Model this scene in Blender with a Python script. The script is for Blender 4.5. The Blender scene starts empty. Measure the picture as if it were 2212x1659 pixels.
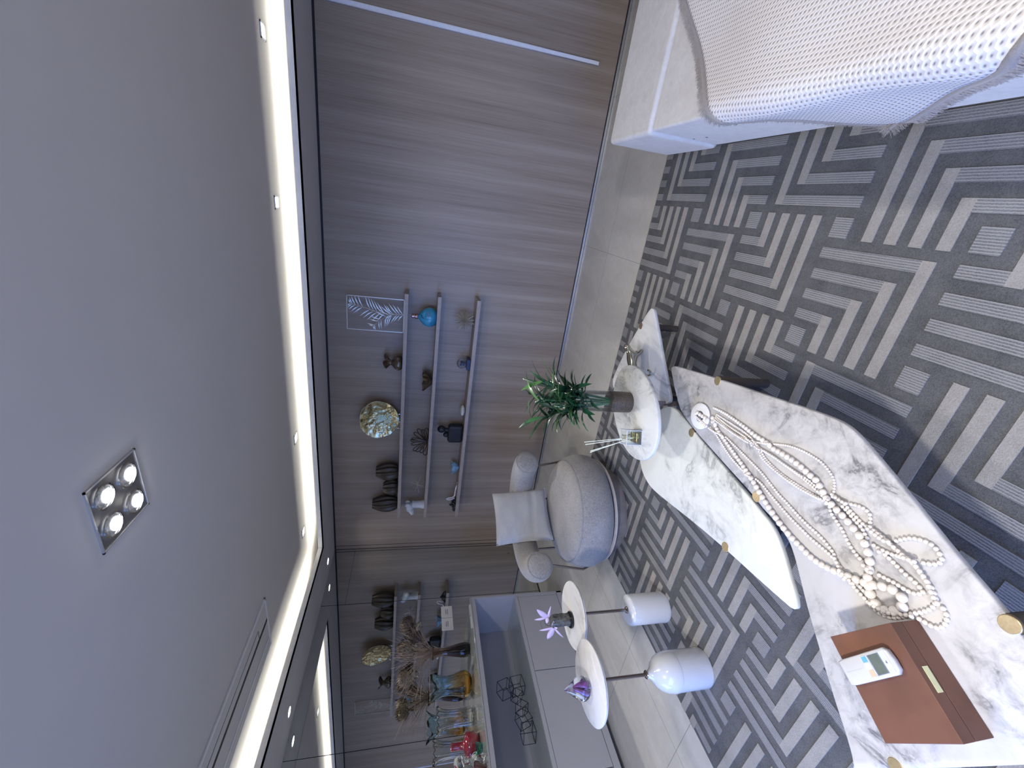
import bpy, bmesh, math, random
from mathutils import Vector, Matrix
random.seed(7)
S = bpy.context.scene
COL = S.collection
PI = math.pi

# ------------------------------------------------------------------ camera
# phone held sideways: world up points to the left of the frame
RWC = ((0.1374059333865463, -0.19150176306362338, -0.9718264681586398),
       (0.9085381057729901, 0.41519025134472054, 0.04664295816878294),
       (0.39456066685441293, -0.8893503977239969, 0.23103625308502845))
cam_d = bpy.data.cameras.new('camera'); cam = bpy.data.objects.new('camera', cam_d); COL.objects.link(cam)
M3 = Matrix(RWC).transposed().to_4x4(); M3.translation = (0, 0, 1.6)
cam.matrix_world = M3
cam_d.sensor_fit = 'HORIZONTAL'; cam_d.sensor_width = 36; cam_d.lens = 36*892.295/2212
cam_d.clip_start = .03; cam_d.clip_end = 60
S.camera = cam
S.view_settings.view_transform = 'Standard'; S.view_settings.look = 'None'
S.view_settings.exposure = 0.3; S.view_settings.gamma = 1; S.view_settings.use_curve_mapping = False

# ------------------------------------------------------------------ light
W = bpy.data.worlds.new('world'); S.world = W; W.use_nodes = True
W.node_tree.nodes['Background'].inputs[0].default_value = (.30, .50, 1, 1)
W.node_tree.nodes['Background'].inputs[1].default_value = .4
def area(name, loc, rot, sx, sy, power, color, spread=PI):
    d = bpy.data.lights.new(name, 'AREA'); d.shape = 'RECTANGLE'; d.size = sx; d.size_y = sy
    d.energy = power; d.color = color; d.spread = spread
    o = bpy.data.objects.new(name, d); COL.objects.link(o); o.location = loc; o.rotation_euler = rot; return o
def spot(name, loc, target, power, ang, color=(1, .96, .9), r=.02, blend=.35):
    d = bpy.data.lights.new(name, 'SPOT'); d.energy = power; d.spot_size = math.radians(ang); d.spot_blend = blend
    d.shadow_soft_size = r; d.color = color
    o = bpy.data.objects.new(name, d); COL.objects.link(o); o.location = loc
    o.rotation_euler = (Vector(target)-Vector(loc)).to_track_quat('-Z', 'Y').to_euler(); return o
ROOM_Y0, ROOM_Y1, ROOM_X0, ROOM_X1 = -2.6, 4.137, -4.197, 3.4
Z_SOF, Z_CEIL, LIP = 2.46, 2.60, 2.512
# daylight through the window behind the camera
area('window_daylight', (-1.6, ROOM_Y0-.12, .95), (math.radians(68), 0, 0), 3.4, 1.3, 34, (.16, .36, 1), math.radians(85))
area('side_window_daylight', (ROOM_X0-.02, -1.65, 1.25), (math.radians(74), 0, math.radians(-64)), 1.6, 2.0, 62, (.18, .38, 1), math.radians(100))
# LED strips lying on the cove lips
WARM = (1, .97, .84)
area('cove_strip_back', (-.1, 3.74, 2.475), (math.radians(180), 0, 0), 7.0, .03, 34, WARM)
area('cove_strip_left', (-3.765, .6, 2.475), (math.radians(180), 0, 0), .03, 5.9, 30, WARM)
area('cove_strip_right', (2.99, .6, 2.475), (math.radians(180), 0, 0), .03, 5.9, 30, WARM)

# ------------------------------------------------------------------ node helpers
def nmat(name):
    m = bpy.data.materials.new(name); m.use_nodes = True
    nt = m.node_tree; return m, nt, nt.nodes['Principled BSDF']
def N(nt, t, **k):
    n = nt.nodes.new(t)
    for a, v in k.items():
        if a == 'ins':
            for i, x in v.items(): n.inputs[i].default_value = x
        else: setattr(n, a, v)
    return n
def L(nt, a, b): nt.links.new(a, b)
def ramp(nt, stops):
    r = N(nt, 'ShaderNodeValToRGB'); e = r.color_ramp.elements
    while len(e) < len(stops): e.new(.5)
    for i, (p, c) in enumerate(stops): e[i].position = p; e[i].color = (*c, 1)
    return r
def coord(nt, scale=(1, 1, 1), rot=(0, 0, 0)):
    tc = N(nt, 'ShaderNodeNewGeometry'); mp = N(nt, 'ShaderNodeMapping')
    mp.inputs['Scale'].default_value = scale; mp.inputs['Rotation'].default_value = rot
    L(nt, tc.outputs['Position'], mp.inputs[0]); return mp.outputs[0]
def noise(nt, vec, scale, detail=3, rough=.5, dist=0):
    n = N(nt, 'ShaderNodeTexNoise'); n.inputs['Scale'].default_value = scale; n.inputs['Detail'].default_value = detail
    n.inputs['Roughness'].default_value = rough; n.inputs['Distortion'].default_value = dist
    if vec: L(nt, vec, n.inputs['Vector'])
    return n.outputs['Fac']
def bump(nt, b, h, strength=.2, dist=.01):
    n = N(nt, 'ShaderNodeBump'); n.inputs['Strength'].default_value = strength; n.inputs['Distance'].default_value = dist
    L(nt, h, n.inputs['Height']); L(nt, n.outputs[0], b.inputs['Normal'])
def vary(c, k): return tuple(min(1, max(0, x*k)) for x in c)
def simple(name, c, rough=.5, metal=0, var=.12, scale=30, bmp=0, coat=0, spec=None, sheen=0, bscale=None):
    m, nt, b = nmat(name)
    v = coord(nt); f = noise(nt, v, scale)
    r = ramp(nt, [(.3, vary(c, 1-var)), (.7, vary(c, 1+var))]); L(nt, f, r.inputs[0]); L(nt, r.outputs[0], b.inputs['Base Color'])
    b.inputs['Roughness'].default_value = rough; b.inputs['Metallic'].default_value = metal
    b.inputs['Coat Weight'].default_value = coat; b.inputs['Sheen Weight'].default_value = sheen
    if spec is not None: b.inputs['Specular IOR Level'].default_value = spec
    if bmp: bump(nt, b, noise(nt, v, bscale or scale*8, 2), bmp, .003)
    return m
def emit(name, c, s):
    m, nt, b = nmat(name); b.inputs['Base Color'].default_value = (.02, .02, .02, 1)
    b.inputs['Emission Color'].default_value = (*c, 1); b.inputs['Emission Strength'].default_value = s; return m
def glass(name, c=(1, 1, 1), rough=0, ior=1.45, c2=None, z0=0, z1=1):
    m, nt, b = nmat(name); b.inputs['Transmission Weight'].default_value = 1
    b.inputs['Roughness'].default_value = rough; b.inputs['IOR'].default_value = ior
    v = coord(nt); f = noise(nt, v, 12)
    if c2:
        sp = N(nt, 'ShaderNodeSeparateXYZ'); L(nt, v, sp.inputs[0])
        mr = N(nt, 'ShaderNodeMapRange'); mr.inputs['From Min'].default_value = z0; mr.inputs['From Max'].default_value = z1
        L(nt, sp.outputs[2], mr.inputs[0])
        r = ramp(nt, [(0, c2), (.45, tuple((a+d)/2 for a, d in zip(c, c2))), (.75, c)]); L(nt, mr.outputs[0], r.inputs[0])
    else:
        r = ramp(nt, [(.3, vary(c, .96)), (.7, c)]); L(nt, f, r.inputs[0])
    L(nt, r.outputs[0], b.inputs['Base Color']); return m
def thin_glass(name, c=(1, 1, 1), refl=.12):
    m = bpy.data.materials.new(name); m.use_nodes = True; nt = m.node_tree; nt.nodes.clear()
    o = N(nt, 'ShaderNodeOutputMaterial'); t = N(nt, 'ShaderNodeBsdfTransparent'); g = N(nt, 'ShaderNodeBsdfGlossy')
    t.inputs[0].default_value = (*c, 1); g.inputs['Roughness'].default_value = .02
    lw = N(nt, 'ShaderNodeFresnel'); lw.inputs[0].default_value = 1.33
    mu = N(nt, 'ShaderNodeMath', operation='MULTIPLY_ADD'); mu.inputs[1].default_value = .6; mu.inputs[2].default_value = refl*.06
    L(nt, lw.outputs[0], mu.inputs[0])
    mx = N(nt, 'ShaderNodeMixShader'); L(nt, mu.outputs[0], mx.inputs[0]); L(nt, t.outputs[0], mx.inputs[1]); L(nt, g.outputs[0], mx.inputs[2])
    L(nt, mx.outputs[0], o.inputs[0]); return m

def marble(name, base, vein, seed, scale=3.2, stretch=(1, 1, 1), amount=.5, rot=(0, 0, 0), rough=.5, speck=0):
    m, nt, b = nmat(name)
    tc = N(nt, 'ShaderNodeNewGeometry'); mp = N(nt, 'ShaderNodeMapping'); L(nt, tc.outputs['Position'], mp.inputs[0])
    mp.inputs['Location'].default_value = (seed*3.1, seed*1.7, 0); mp.inputs['Scale'].default_value = stretch; mp.inputs['Rotation'].default_value = rot
    v = mp.outputs[0]
    a = noise(nt, v, scale, 8, .62, 1.6); c = noise(nt, v, scale*.7, 4, .55, .5)
    # thin veins: |noise-.5| small
    s = N(nt, 'ShaderNodeMath', operation='SUBTRACT'); s.inputs[1].default_value = .4; L(nt, a, s.inputs[0])
    ab = N(nt, 'ShaderNodeMath', operation='ABSOLUTE'); L(nt, s.outputs[0], ab.inputs[0])
    r1 = ramp(nt, [(0, (1, 1, 1)), (.035, (.35, .35, .35)), (.12, (0, 0, 0))]); L(nt, ab.outputs[0], r1.inputs[0])
    cl = ramp(nt, [(.40, (0, 0, 0)), (.62, (1, 1, 1))]); L(nt, c, cl.inputs[0])
    mu = N(nt, 'ShaderNodeMath', operation='MULTIPLY'); L(nt, r1.outputs[0], mu.inputs[0]); L(nt, cl.outputs[0], mu.inputs[1])
    fine = noise(nt, v, scale*6, 6, .7, .8)
    fr = ramp(nt, [(.42, (0, 0, 0)), (.72, (1, 1, 1))]); L(nt, fine, fr.inputs[0])
    m2 = N(nt, 'ShaderNodeMath', operation='MULTIPLY'); L(nt, fr.outputs[0], m2.inputs[0]); L(nt, cl.outputs[0], m2.inputs[1])
    k = N(nt, 'ShaderNodeMath', operation='MULTIPLY_ADD'); k.inputs[1].default_value = amount; L(nt, m2.outputs[0], k.inputs[0])
    k3 = N(nt, 'ShaderNodeMath', operation='MULTIPLY'); k3.inputs[1].default_value = .85; L(nt, mu.outputs[0], k3.inputs[0]); L(nt, k3.outputs[0], k.inputs[2])
    mx = N(nt, 'ShaderNodeMix', data_type='RGBA', clamp_factor=True); L(nt, k.outputs[0], mx.inputs[0])
    mx.inputs[6].default_value = (*base, 1); mx.inputs[7].default_value = (*vein, 1)
    L(nt, mx.outputs[2], b.inputs['Base Color']); b.inputs['Roughness'].default_value = rough
    return m

# ------------------------------------------------------------------ mesh builder
class MB:
    def __init__(s): s.v = []; s.f = []; s.mi = []; s.uv = None
    def add(s, vs, fs, mi=0):
        o = len(s.v); s.v += [tuple(p) for p in vs]; s.f += [tuple(i+o for i in f) for f in fs]; s.mi += [mi]*len(fs); return s
    def box(s, x0, x1, y0, y1, z0, z1, mi=0, nobottom=False):
        vs = [(x, y, z) for z in (z0, z1) for y in (y0, y1) for x in (x0, x1)]
        fs = [(0, 2, 3, 1), (4, 5, 7, 6), (0, 1, 5, 4), (2, 6, 7, 3), (0, 4, 6, 2), (1, 3, 7, 5)]
        if nobottom: fs = fs[1:]
        return s.add(vs, fs, mi)
    def obox(s, c, ax, ay, az, mi=0):      # oriented box, half axes
        c, ax, ay, az = map(Vector, (c, ax, ay, az))
        vs = [c+ax*i+ay*j+az*k for k in (-1, 1) for j in (-1, 1) for i in (-1, 1)]
        return s.add(vs, [(0, 2, 3, 1), (4, 5, 7, 6), (0, 1, 5, 4), (2, 6, 7, 3), (0, 4, 6, 2), (1, 3, 7, 5)], mi)
    def lathe(s, prof, c=(0, 0, 0), n=32, fn=None, mi=0, cap=True, axis=None):
        # prof: list of (r, z); fn(theta, i, r, z) -> (r, z, dtheta)
        vs = []; q = Vector((0, 0, 1)).rotation_difference(Vector(axis).normalized()) if axis else None
        for i, (r, z) in enumerate(prof):
            for k in range(n):
                t = 2*PI*k/n; rr, zz, dt = (r, z, 0) if not fn else fn(t, i, r, z)
                p = Vector((rr*math.cos(t+dt), rr*math.sin(t+dt), zz))
                if q: p = q @ p
                vs.append(p+Vector(c))
        fs = [(i*n+k, i*n+(k+1) % n, (i+1)*n+(k+1) % n, (i+1)*n+k) for i in range(len(prof)-1) for k in range(n)]
        if cap:
            if prof[0][0] > 1e-5: fs.append(tuple(reversed(range(n))))
            if prof[-1][0] > 1e-5: fs.append(tuple((len(prof)-1)*n+k for k in range(n)))
        return s.add(vs, fs, mi)
    def tube(s, pts, r, n=8, mi=0, closed=False):
        pts = [Vector(p) for p in pts]; m = len(pts); rs = r if isinstance(r, (list, tuple)) else [r]*m
        vs = []; prev = None
        for i, p in enumerate(pts):
            if closed: d = pts[(i+1) % m]-pts[i-1]
            else: d = pts[min(i+1, m-1)]-pts[max(i-1, 0)]
            d.normalize()
            if prev is None:
                u = d.orthogonal().normalized()
            else: u = (prev-d*prev.dot(d)); u = u.normalized() if u.length > 1e-6 else d.orthogonal().normalized()
            prev = u; w = d.cross(u)
            for k in range(n):
                t = 2*PI*k/n; vs.append(p+(u*math.cos(t)+w*math.sin(t))*rs[i])
        fs = [(i*n+k, i*n+(k+1) % n, (i+1)*n+(k+1) % n, (i+1)*n+k) for i in range(m-1) for k in range(n)]
        if closed: fs += [((m-1)*n+k, (m-1)*n+(k+1) % n, (k+1) % n, k) for k in range(n)]
        else: fs += [tuple(reversed(range(n))), tuple((m-1)*n+k for k in range(n))]
        return s.add(vs, fs, mi)
    def cyl(s, p0, p1, r0, r1=None, n=24, mi=0): return s.tube([p0, p1], [r0, r0 if r1 is None else r1], n, mi)
    def ball(s, c, r, nu=16, nv=10, mi=0, sc=(1, 1, 1)):
        vs = [(c[0], c[1], c[2]-r*sc[2])]
        for j in range(1, nv):
            a = PI*j/nv
            for k in range(nu):
                t = 2*PI*k/nu; vs.append((c[0]+r*sc[0]*math.sin(a)*math.cos(t), c[1]+r*sc[1]*math.sin(a)*math.sin(t), c[2]-r*sc[2]*math.cos(a)))
        vs.append((c[0], c[1], c[2]+r*sc[2])); e = len(vs)-1
        fs = [(0, 1+(k+1) % nu, 1+k) for k in range(nu)]
        for j in range(nv-2):
            for k in range(nu):
                a = 1+j*nu+k; b = 1+j*nu+(k+1) % nu; fs.append((a, b, b+nu, a+nu))
        o = 1+(nv-2)*nu; fs += [(o+k, o+(k+1) % nu, e) for k in range(nu)]
        return s.add(vs, fs, mi)
    def prism(s, poly, z0, z1, ch=0, mi=0):   # polygon in xy, rounded top/bottom edges
        n = len(poly); P = [Vector((x, y)) for x, y in poly]
        ar = sum(P[i].x*P[(i+1) % n].y-P[(i+1) % n].x*P[i].y for i in range(n))
        if ar < 0: P.reverse()
        def inset(d):
            out = []
            for i in range(n):
                a = (P[i]-P[i-1]).normalized(); b = (P[(i+1) % n]-P[i]).normalized(); t = a+b
                t = t.normalized() if t.length > 1e-6 else a
                nn = Vector((-t.y, t.x)); k = max(.5, nn.dot(Vector((-a.y, a.x)))); out.append(P[i]+nn*d/k)
            return out
        rings = [(ch, z0), (0, z0+ch), (0, z1-ch), (ch*.3, z1-ch*.3), (ch, z1)] if ch else [(0, z0), (0, z1)]
        vs = []
        for d, z in rings: vs += [(p.x, p.y, z) for p in inset(d)]
        m = len(rings)
        fs = [(i*n+k, i*n+(k+1) % n, (i+1)*n+(k+1) % n, (i+1)*n+k) for i in range(m-1) for k in range(n)]
        fs += [tuple(reversed(range(n))), tuple((m-1)*n+k for k in range(n))]
        return s.add(vs, fs, mi)
    def sheet(s, fn, nu, nv, mi=0):
        vs = [fn(i/nu, j/nv) for j in range(nv+1) for i in range(nu+1)]
        fs = [(j*(nu+1)+i, j*(nu+1)+i+1, (j+1)*(nu+1)+i+1, (j+1)*(nu+1)+i) for j in range(nv) for i in range(nu)]
        return s.add(vs, fs, mi)
    def blade(s, base, d, up, length, width, droop=.4, n=8, mi=0, fold=.25):   # a leaf
        p = Vector(base); d = Vector(d).normalized(); up = Vector(up); side = d.cross(up)
        side = side.normalized() if side.length > 1e-4 else d.orthogonal().normalized()
        vs = []; st = length/n
        for i in range(n+1):
            t = i/n; w = width*.5*math.sin(PI*min(1, .12+t*.88))**.8*(1 if t < .98 else .1)
            nrm = side.cross(d)
            vs += [p-side*w+nrm*w*fold, p, p+side*w+nrm*w*fold]
            d = (d+Vector((0, 0, -1))*droop/n).normalized(); p = p+d*st
        fs = []
        for i in range(n):
            a = i*3; fs += [(a, a+1, a+4, a+3), (a+1, a+2, a+5, a+4)]
        return s.add(vs, fs, mi)
    def build(s, name, mats, parent=None, smooth=True, origin=None, bevel=0, subsurf=0, solid=0, ang=40, auto=True):
        org = Vector(origin) if origin else Vector((0, 0, 0))
        if parent is not None:
            org = root_loc(parent)
        me = bpy.data.meshes.new(name)
        me.from_pydata([tuple(Vector(p)-org) for p in s.v], [], s.f)
        mats = mats if isinstance(mats, (list, tuple)) else [mats]
        for m in mats: me.materials.append(m)
        if len(mats) > 1:
            for p, i in zip(me.polygons, s.mi): p.material_index = i
        if smooth:
            me.polygons.foreach_set('use_smooth', [True]*len(me.polygons))
            if auto:
                try: me.set_sharp_from_angle(angle=math.radians(ang))
                except Exception: pass
        me.update()
        o = bpy.data.objects.new(name, me); COL.objects.link(o)
        if parent is not None: o.parent = parent
        else: o.location = org
        if solid:
            q = o.modifiers.new('solid', 'SOLIDIFY'); q.thickness = solid; q.offset = 0
        if bevel:
            q = o.modifiers.new('bevel', 'BEVEL'); q.width = bevel; q.segments = 3; q.limit_method = 'ANGLE'; q.angle_limit = math.radians(40)
        if subsurf:
            q = o.modifiers.new('sub', 'SUBSURF'); q.levels = subsurf; q.render_levels = subsurf
        return o
def root_loc(o):
    while o.parent is not None: o = o.parent
    return Vector(o.location)
def thing(name, label, cat, loc, group=None):
    o = bpy.data.objects.new(name, None); o.empty_display_size = .05; COL.objects.link(o); o.location = loc
    return tag(o, label, cat, group)
def tag(o, label, cat, group=None, kind=None):
    o['label'] = label; o['category'] = cat
    if group: o['group'] = group
    if kind: o['kind'] = kind
    return o
def struct(o, label=None):
    o['kind'] = 'structure'
    if label: o['label'] = label
    return o
def copy_tree(o, parent=None, **kw):
    c = o.copy(); COL.objects.link(c)
    if parent is not None: c.parent = parent
    for ch in list(o.children): copy_tree(ch, c)
    return c
def skin(name, nodes, edges, mat, parent=None, sub=2, origin=None):
    org = root_loc(parent) if parent is not None else Vector(origin or (0, 0, 0))
    me = bpy.data.meshes.new(name); me.from_pydata([tuple(Vector(p[:3])-org) for p in nodes], edges, [])
    o = bpy.data.objects.new(name, me); COL.objects.link(o)
    if parent is not None: o.parent = parent
    else: o.location = org
    me.materials.append(mat)
    q = o.modifiers.new('skin', 'SKIN'); q.use_smooth_shade = True
    for i, p in enumerate(nodes):
        r = p[3]; v = me.skin_vertices[0].data[i]
        v.radius = (r, r) if not isinstance(r, tuple) else r; v.use_root = (i == 0)
    q = o.modifiers.new('sub', 'SUBSURF'); q.levels = sub; q.render_levels = sub
    return o
def resample(pts, step):
    P = [Vector(p) for p in pts]; out = [P[0].copy()]; acc = 0
    for a, b in zip(P, P[1:]):
        d = (b-a).length
        if d < 1e-9: continue
        t = step-acc
        while t <= d: out.append(a+(b-a)*t/d); t += step
        acc = (acc+d) % step
    return out
def smooth_path(pts, it=2):
    P = [Vector(p) for p in pts]
    for _ in range(it):
        Q = [P[0]]
        for a, b in zip(P, P[1:]): Q += [a*.75+b*.25, a*.25+b*.75]
        Q.append(P[-1]); P = Q
    return P
# ------------------------------------------------------------------ materials
def wood_wall():
    m, nt, b = nmat('wall_wood_veneer')
    g = N(nt, 'ShaderNodeNewGeometry'); sp = N(nt, 'ShaderNodeSeparateXYZ'); L(nt, g.outputs['Position'], sp.inputs[0])
    # repeating veneer leaf .335 m wide
    pm = N(nt, 'ShaderNodeMath', operation='PINGPONG'); pm.inputs[1].default_value = .335; L(nt, sp.outputs[0], pm.inputs[0])
    def cx(sx, sz, src):
        c = N(nt, 'ShaderNodeCombineXYZ'); a = N(nt, 'ShaderNodeMath', operation='MULTIPLY'); a.inputs[1].default_value = sx; L(nt, src, a.inputs[0])
        z = N(nt, 'ShaderNodeMath', operation='MULTIPLY'); z.inputs[1].default_value = sz; L(nt, sp.outputs[2], z.inputs[0])
        L(nt, a.outputs[0], c.inputs[0]); L(nt, z.outputs[0], c.inputs[2]); return c.outputs[0]
    n1 = noise(nt, cx(9, .35, pm.outputs[0]), 1.0, 5, .55, .3)
    n2 = noise(nt, cx(160, 1.3, sp.outputs[0]), 1.0, 4, .6)
    n3 = noise(nt, cx(2.2, .5, sp.outputs[0]), 1.0, 3, .5)
    a = N(nt, 'ShaderNodeMath', operation='MULTIPLY_ADD'); a.inputs[1].default_value = .38; L(nt, n2, a.inputs[0])
    b2 = N(nt, 'ShaderNodeMath', operation='MULTIPLY_ADD'); b2.inputs[1].default_value = .42; L(nt, n1, b2.inputs[0])
    c2 = N(nt, 'ShaderNodeMath', operation='MULTIPLY'); c2.inputs[1].default_value = .2; L(nt, n3, c2.inputs[0])
    L(nt, c2.outputs[0], b2.inputs[2]); L(nt, b2.outputs[0], a.inputs[2])
    r = ramp(nt, [(.34, (.185, .142, .112)), (.48, (.285, .230, .188)), (.62, (.375, .315, .264))]); L(nt, a.outputs[0], r.inputs[0])
    # small knots
    vo = N(nt, 'ShaderNodeTexVoronoi'); vo.inputs['Scale'].default_value = 1.0; vo.inputs['Randomness'].default_value = .35
    L(nt, cx(3.0, 1.15, sp.outputs[0]), vo.inputs['Vector'])
    kr = ramp(nt, [(0, (1, 1, 1)), (.018, (.6, .6, .6)), (.03, (0, 0, 0))]); L(nt, vo.outputs['Distance'], kr.inputs[0])
    mx = N(nt, 'ShaderNodeMix', data_type='RGBA'); L(nt, kr.outputs[0], mx.inputs[0]); L(nt, r.outputs[0], mx.inputs[6]); mx.inputs[7].default_value = (.05, .035, .03, 1)
    L(nt, mx.outputs[2], b.inputs['Base Color']); b.inputs['Roughness'].default_value = .42
    bump(nt, b, n2, .06, .002)
    return m
def tile_floor():
    m, nt, b = nmat('grey_stone_tile')
    g = N(nt, 'ShaderNodeNewGeometry'); v = g.outputs['Position']; sp = N(nt, 'ShaderNodeSeparateXYZ'); L(nt, v, sp.inputs[0])
    n = noise(nt, coord(nt, (2.2, .8, 1)), 2.2, 7, .6, .8); n2 = noise(nt, v, 22, 4, .6)
    a = N(nt, 'ShaderNodeMath', operation='MULTIPLY_ADD'); a.inputs[1].default_value = .3; L(nt, n2, a.inputs[0])
    c = N(nt, 'ShaderNodeMath', operation='MULTIPLY'); c.inputs[1].default_value = .7; L(nt, n, c.inputs[0]); L(nt, c.outputs[0], a.inputs[2])
    r = ramp(nt, [(.32, (.385, .375, .355)), (.5, (.445, .435, .415)), (.68, (.51, .50, .48))]); L(nt, a.outputs[0], r.inputs[0])
    def joint(out, off, size):
        s = N(nt, 'ShaderNodeMath', operation='ADD'); s.inputs[1].default_value = off; L(nt, out, s.inputs[0])
        p = N(nt, 'ShaderNodeMath', operation='PINGPONG'); p.inputs[1].default_value = size/2; L(nt, s.outputs[0], p.inputs[0])
        q = N(nt, 'ShaderNodeMath', operation='LESS_THAN'); q.inputs[1].default_value = .0014; L(nt, p.outputs[0], q.inputs[0]); return q.outputs[0]
    jx = joint(sp.outputs[0], .252+12.6, 1.258); jy = joint(sp.outputs[1], -1.04+12.3, .617)
    mx0 = N(nt, 'ShaderNodeMath', operation='MAXIMUM'); L(nt, jx, mx0.inputs[0]); L(nt, jy, mx0.inputs[1])
    mx = N(nt, 'ShaderNodeMix', data_type='RGBA'); L(nt, mx0.outputs[0], mx.inputs[0]); L(nt, r.outputs[0], mx.inputs[6]); mx.inputs[7].default_value = (.14, .14, .14, 1)
    L(nt, mx.outputs[2], b.inputs['Base Color']); b.inputs['Roughness'].default_value = .38
    return m
def rug_mat(name, c1, c2, line=0):
    m, nt, b = nmat(name)
    g = N(nt, 'ShaderNodeNewGeometry'); v = g.outputs['Position']; sp = N(nt, 'ShaderNodeSeparateXYZ'); L(nt, v, sp.inputs[0])
    n = noise(nt, v, 260, 3, .7); n2 = noise(nt, v, 9, 3, .6)
    a = N(nt, 'ShaderNodeMath', operation='MULTIPLY_ADD'); a.inputs[1].default_value = .65; L(nt, n, a.inputs[0])
    c = N(nt, 'ShaderNodeMath', operation='MULTIPLY'); c.inputs[1].default_value = .35; L(nt, n2, c.inputs[0]); L(nt, c.outputs[0], a.inputs[2])
    r = ramp(nt, [(.36, c1), (.64, c2)]); L(nt, a.outputs[0], r.inputs[0]); src = r.outputs[0]; h = n
    if line:
        n4 = noise(nt, coord(nt, (40, 160, 1)), 1, 2, .7)
        ad = N(nt, 'ShaderNodeMath', operation='MULTIPLY_ADD'); ad.inputs[1].default_value = .004; L(nt, n4, ad.inputs[0]); L(nt, sp.outputs[0], ad.inputs[2])
        q = N(nt, 'ShaderNodeMath', operation='PINGPONG'); q.inputs[1].default_value = .0042; L(nt, ad.outputs[0], q.inputs[0])
        d = N(nt, 'ShaderNodeMath', operation='DIVIDE'); d.inputs[1].default_value = .0042; L(nt, q.outputs[0], d.inputs[0])
        rr = ramp(nt, [(.5, (0, 0, 0)), (.8, (1, 1, 1))]); L(nt, d.outputs[0], rr.inputs[0])
        mx = N(nt, 'ShaderNodeMix', data_type='RGBA'); L(nt, rr.outputs[0], mx.inputs[0]); L(nt, src, mx.inputs[6]); mx.inputs[7].default_value = (.31, .30, .30, 1)
        src = mx.outputs[2]
    L(nt, src, b.inputs['Base Color']); b.inputs['Roughness'].default_value = .95; b.inputs['Specular IOR Level'].default_value = .1
    bump(nt, b, h, .7, .004); return m
def fabric(name, c1, c2, scale=110, bs=.3, sheen=.3, stretch=(1, 1, 1)):
    m, nt, b = nmat(name); v = coord(nt, stretch)
    n = noise(nt, v, scale, 4, .75, .6); n2 = noise(nt, v, 6, 3)
    a = N(nt, 'ShaderNodeMath', operation='MULTIPLY_ADD'); a.inputs[1].default_value = .7; L(nt, n, a.inputs[0])
    c = N(nt, 'ShaderNodeMath', operation='MULTIPLY'); c.inputs[1].default_value = .3; L(nt, n2, c.inputs[0]); L(nt, c.outputs[0], a.inputs[2])
    r = ramp(nt, [(.36, c1), (.64, c2)]); L(nt, a.outputs[0], r.inputs[0]); L(nt, r.outputs[0], b.inputs['Base Color'])
    b.inputs['Roughness'].default_value = .9; b.inputs['Sheen Weight'].default_value = sheen; b.inputs['Specular IOR Level'].default_value = .15
    bump(nt, b, n, bs, .002); return m
def weave():
    m, nt, b = nmat('waffle_knit')
    uv = N(nt, 'ShaderNodeUVMap'); sp = N(nt, 'ShaderNodeSeparateXYZ'); L(nt, uv.outputs[0], sp.inputs[0])
    def op(o, a, bb):
        n = N(nt, 'ShaderNodeMath', operation=o)
        for i, x in enumerate((a, bb)):
            if x is None: continue
            if isinstance(x, (int, float)): n.inputs[i].default_value = x
            else: L(nt, x, n.inputs[i])
        return n.outputs[0]
    P = .0235
    u = op('DIVIDE', sp.outputs[0], P); w = op('DIVIDE', sp.outputs[1], P)
    # staggered rows of holes
    def cell(u, w):
        fu = op('SUBTRACT', op('FRACT', u, None), .5); fw = op('SUBTRACT', op('FRACT', w, None), .5)
        return op('SQRT', op('ADD', op('POWER', op('MULTIPLY', op('ABSOLUTE', fu, None), 1.9), 2), op('POWER', op('ABSOLUTE', fw, None), 2)), None)
    d1 = cell(u, w); d2 = cell(op('ADD', u, .5), op('ADD', w, .5)); d = op('MINIMUM', d1, d2)
    r = ramp(nt, [(.08, (.27, .245, .25)), (.20, (.60, .575, .58)), (.36, (.74, .71, .71))]); L(nt, d, r.inputs[0])
    L(nt, r.outputs[0], b.inputs['Base Color']); b.inputs['Roughness'].default_value = .9; b.inputs['Specular IOR Level'].default_value = .15
    bump(nt, b, d, .9, .006); return m

M = {}
M['wood'] = wood_wall(); M['tile'] = tile_floor()
M['ceil'] = simple('painted_ceiling', (.57, .55, .535), .9, var=.015, scale=3)
M['soffit'] = simple('soffit_paint', (.48, .47, .49), .85, var=.03, scale=5)
M['lip'] = simple('white_plaster_lip', (.70, .70, .72), .8, var=.03)
M['rug0'] = rug_mat('rug_dark_pile', (.070, .072, .080), (.140, .142, .150))
M['rug1'] = rug_mat('rug_light_bar', (.24, .23, .222), (.36, .345, .33))
M['rug2'] = rug_mat('rug_lined_pile', (.12, .125, .14), (.22, .225, .24), 1)
M['mirror'] = simple('silver_mirror', (.70, .72, .71), .0, 1, var=.01)
M['black'] = simple('black_joint', (.012, .012, .02), .4)
M['steel'] = simple('aluminium_profile', (.62, .66, .74), .28, 1, var=.05)
M['opal'] = simple('opal_diffuser', (.80, .84, .95), .35, var=.03)
M['cab'] = simple('grey_lacquer', (.43, .42, .44), .38, var=.02, scale=4)
M['cabin'] = simple('grey_lacquer_inside', (.36, .36, .38), .3, var=.02, scale=4)
M['ctop'] = simple('back_painted_glass', (.40, .42, .40), .05, var=.04, coat=1)
M['chair'] = fabric('chenille_grey', (.19, .18, .175), (.335, .32, .31), 90, .5)
M['cushion'] = fabric('linen_grey', (.30, .30, .31), (.44, .44, .455), 160, .3, stretch=(1, 1, 2.5))
M['plinth'] = simple('grey_oak', (.22, .19, .17), .5, var=.15, scale=14)
M['ring'] = simple('pale_oak_edge', (.50, .44, .40), .45, var=.1, scale=14)
M['sofa'] = fabric('off_white_suede', (.56, .545, .545), (.66, .645, .645), 25, .06, .2)
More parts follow.
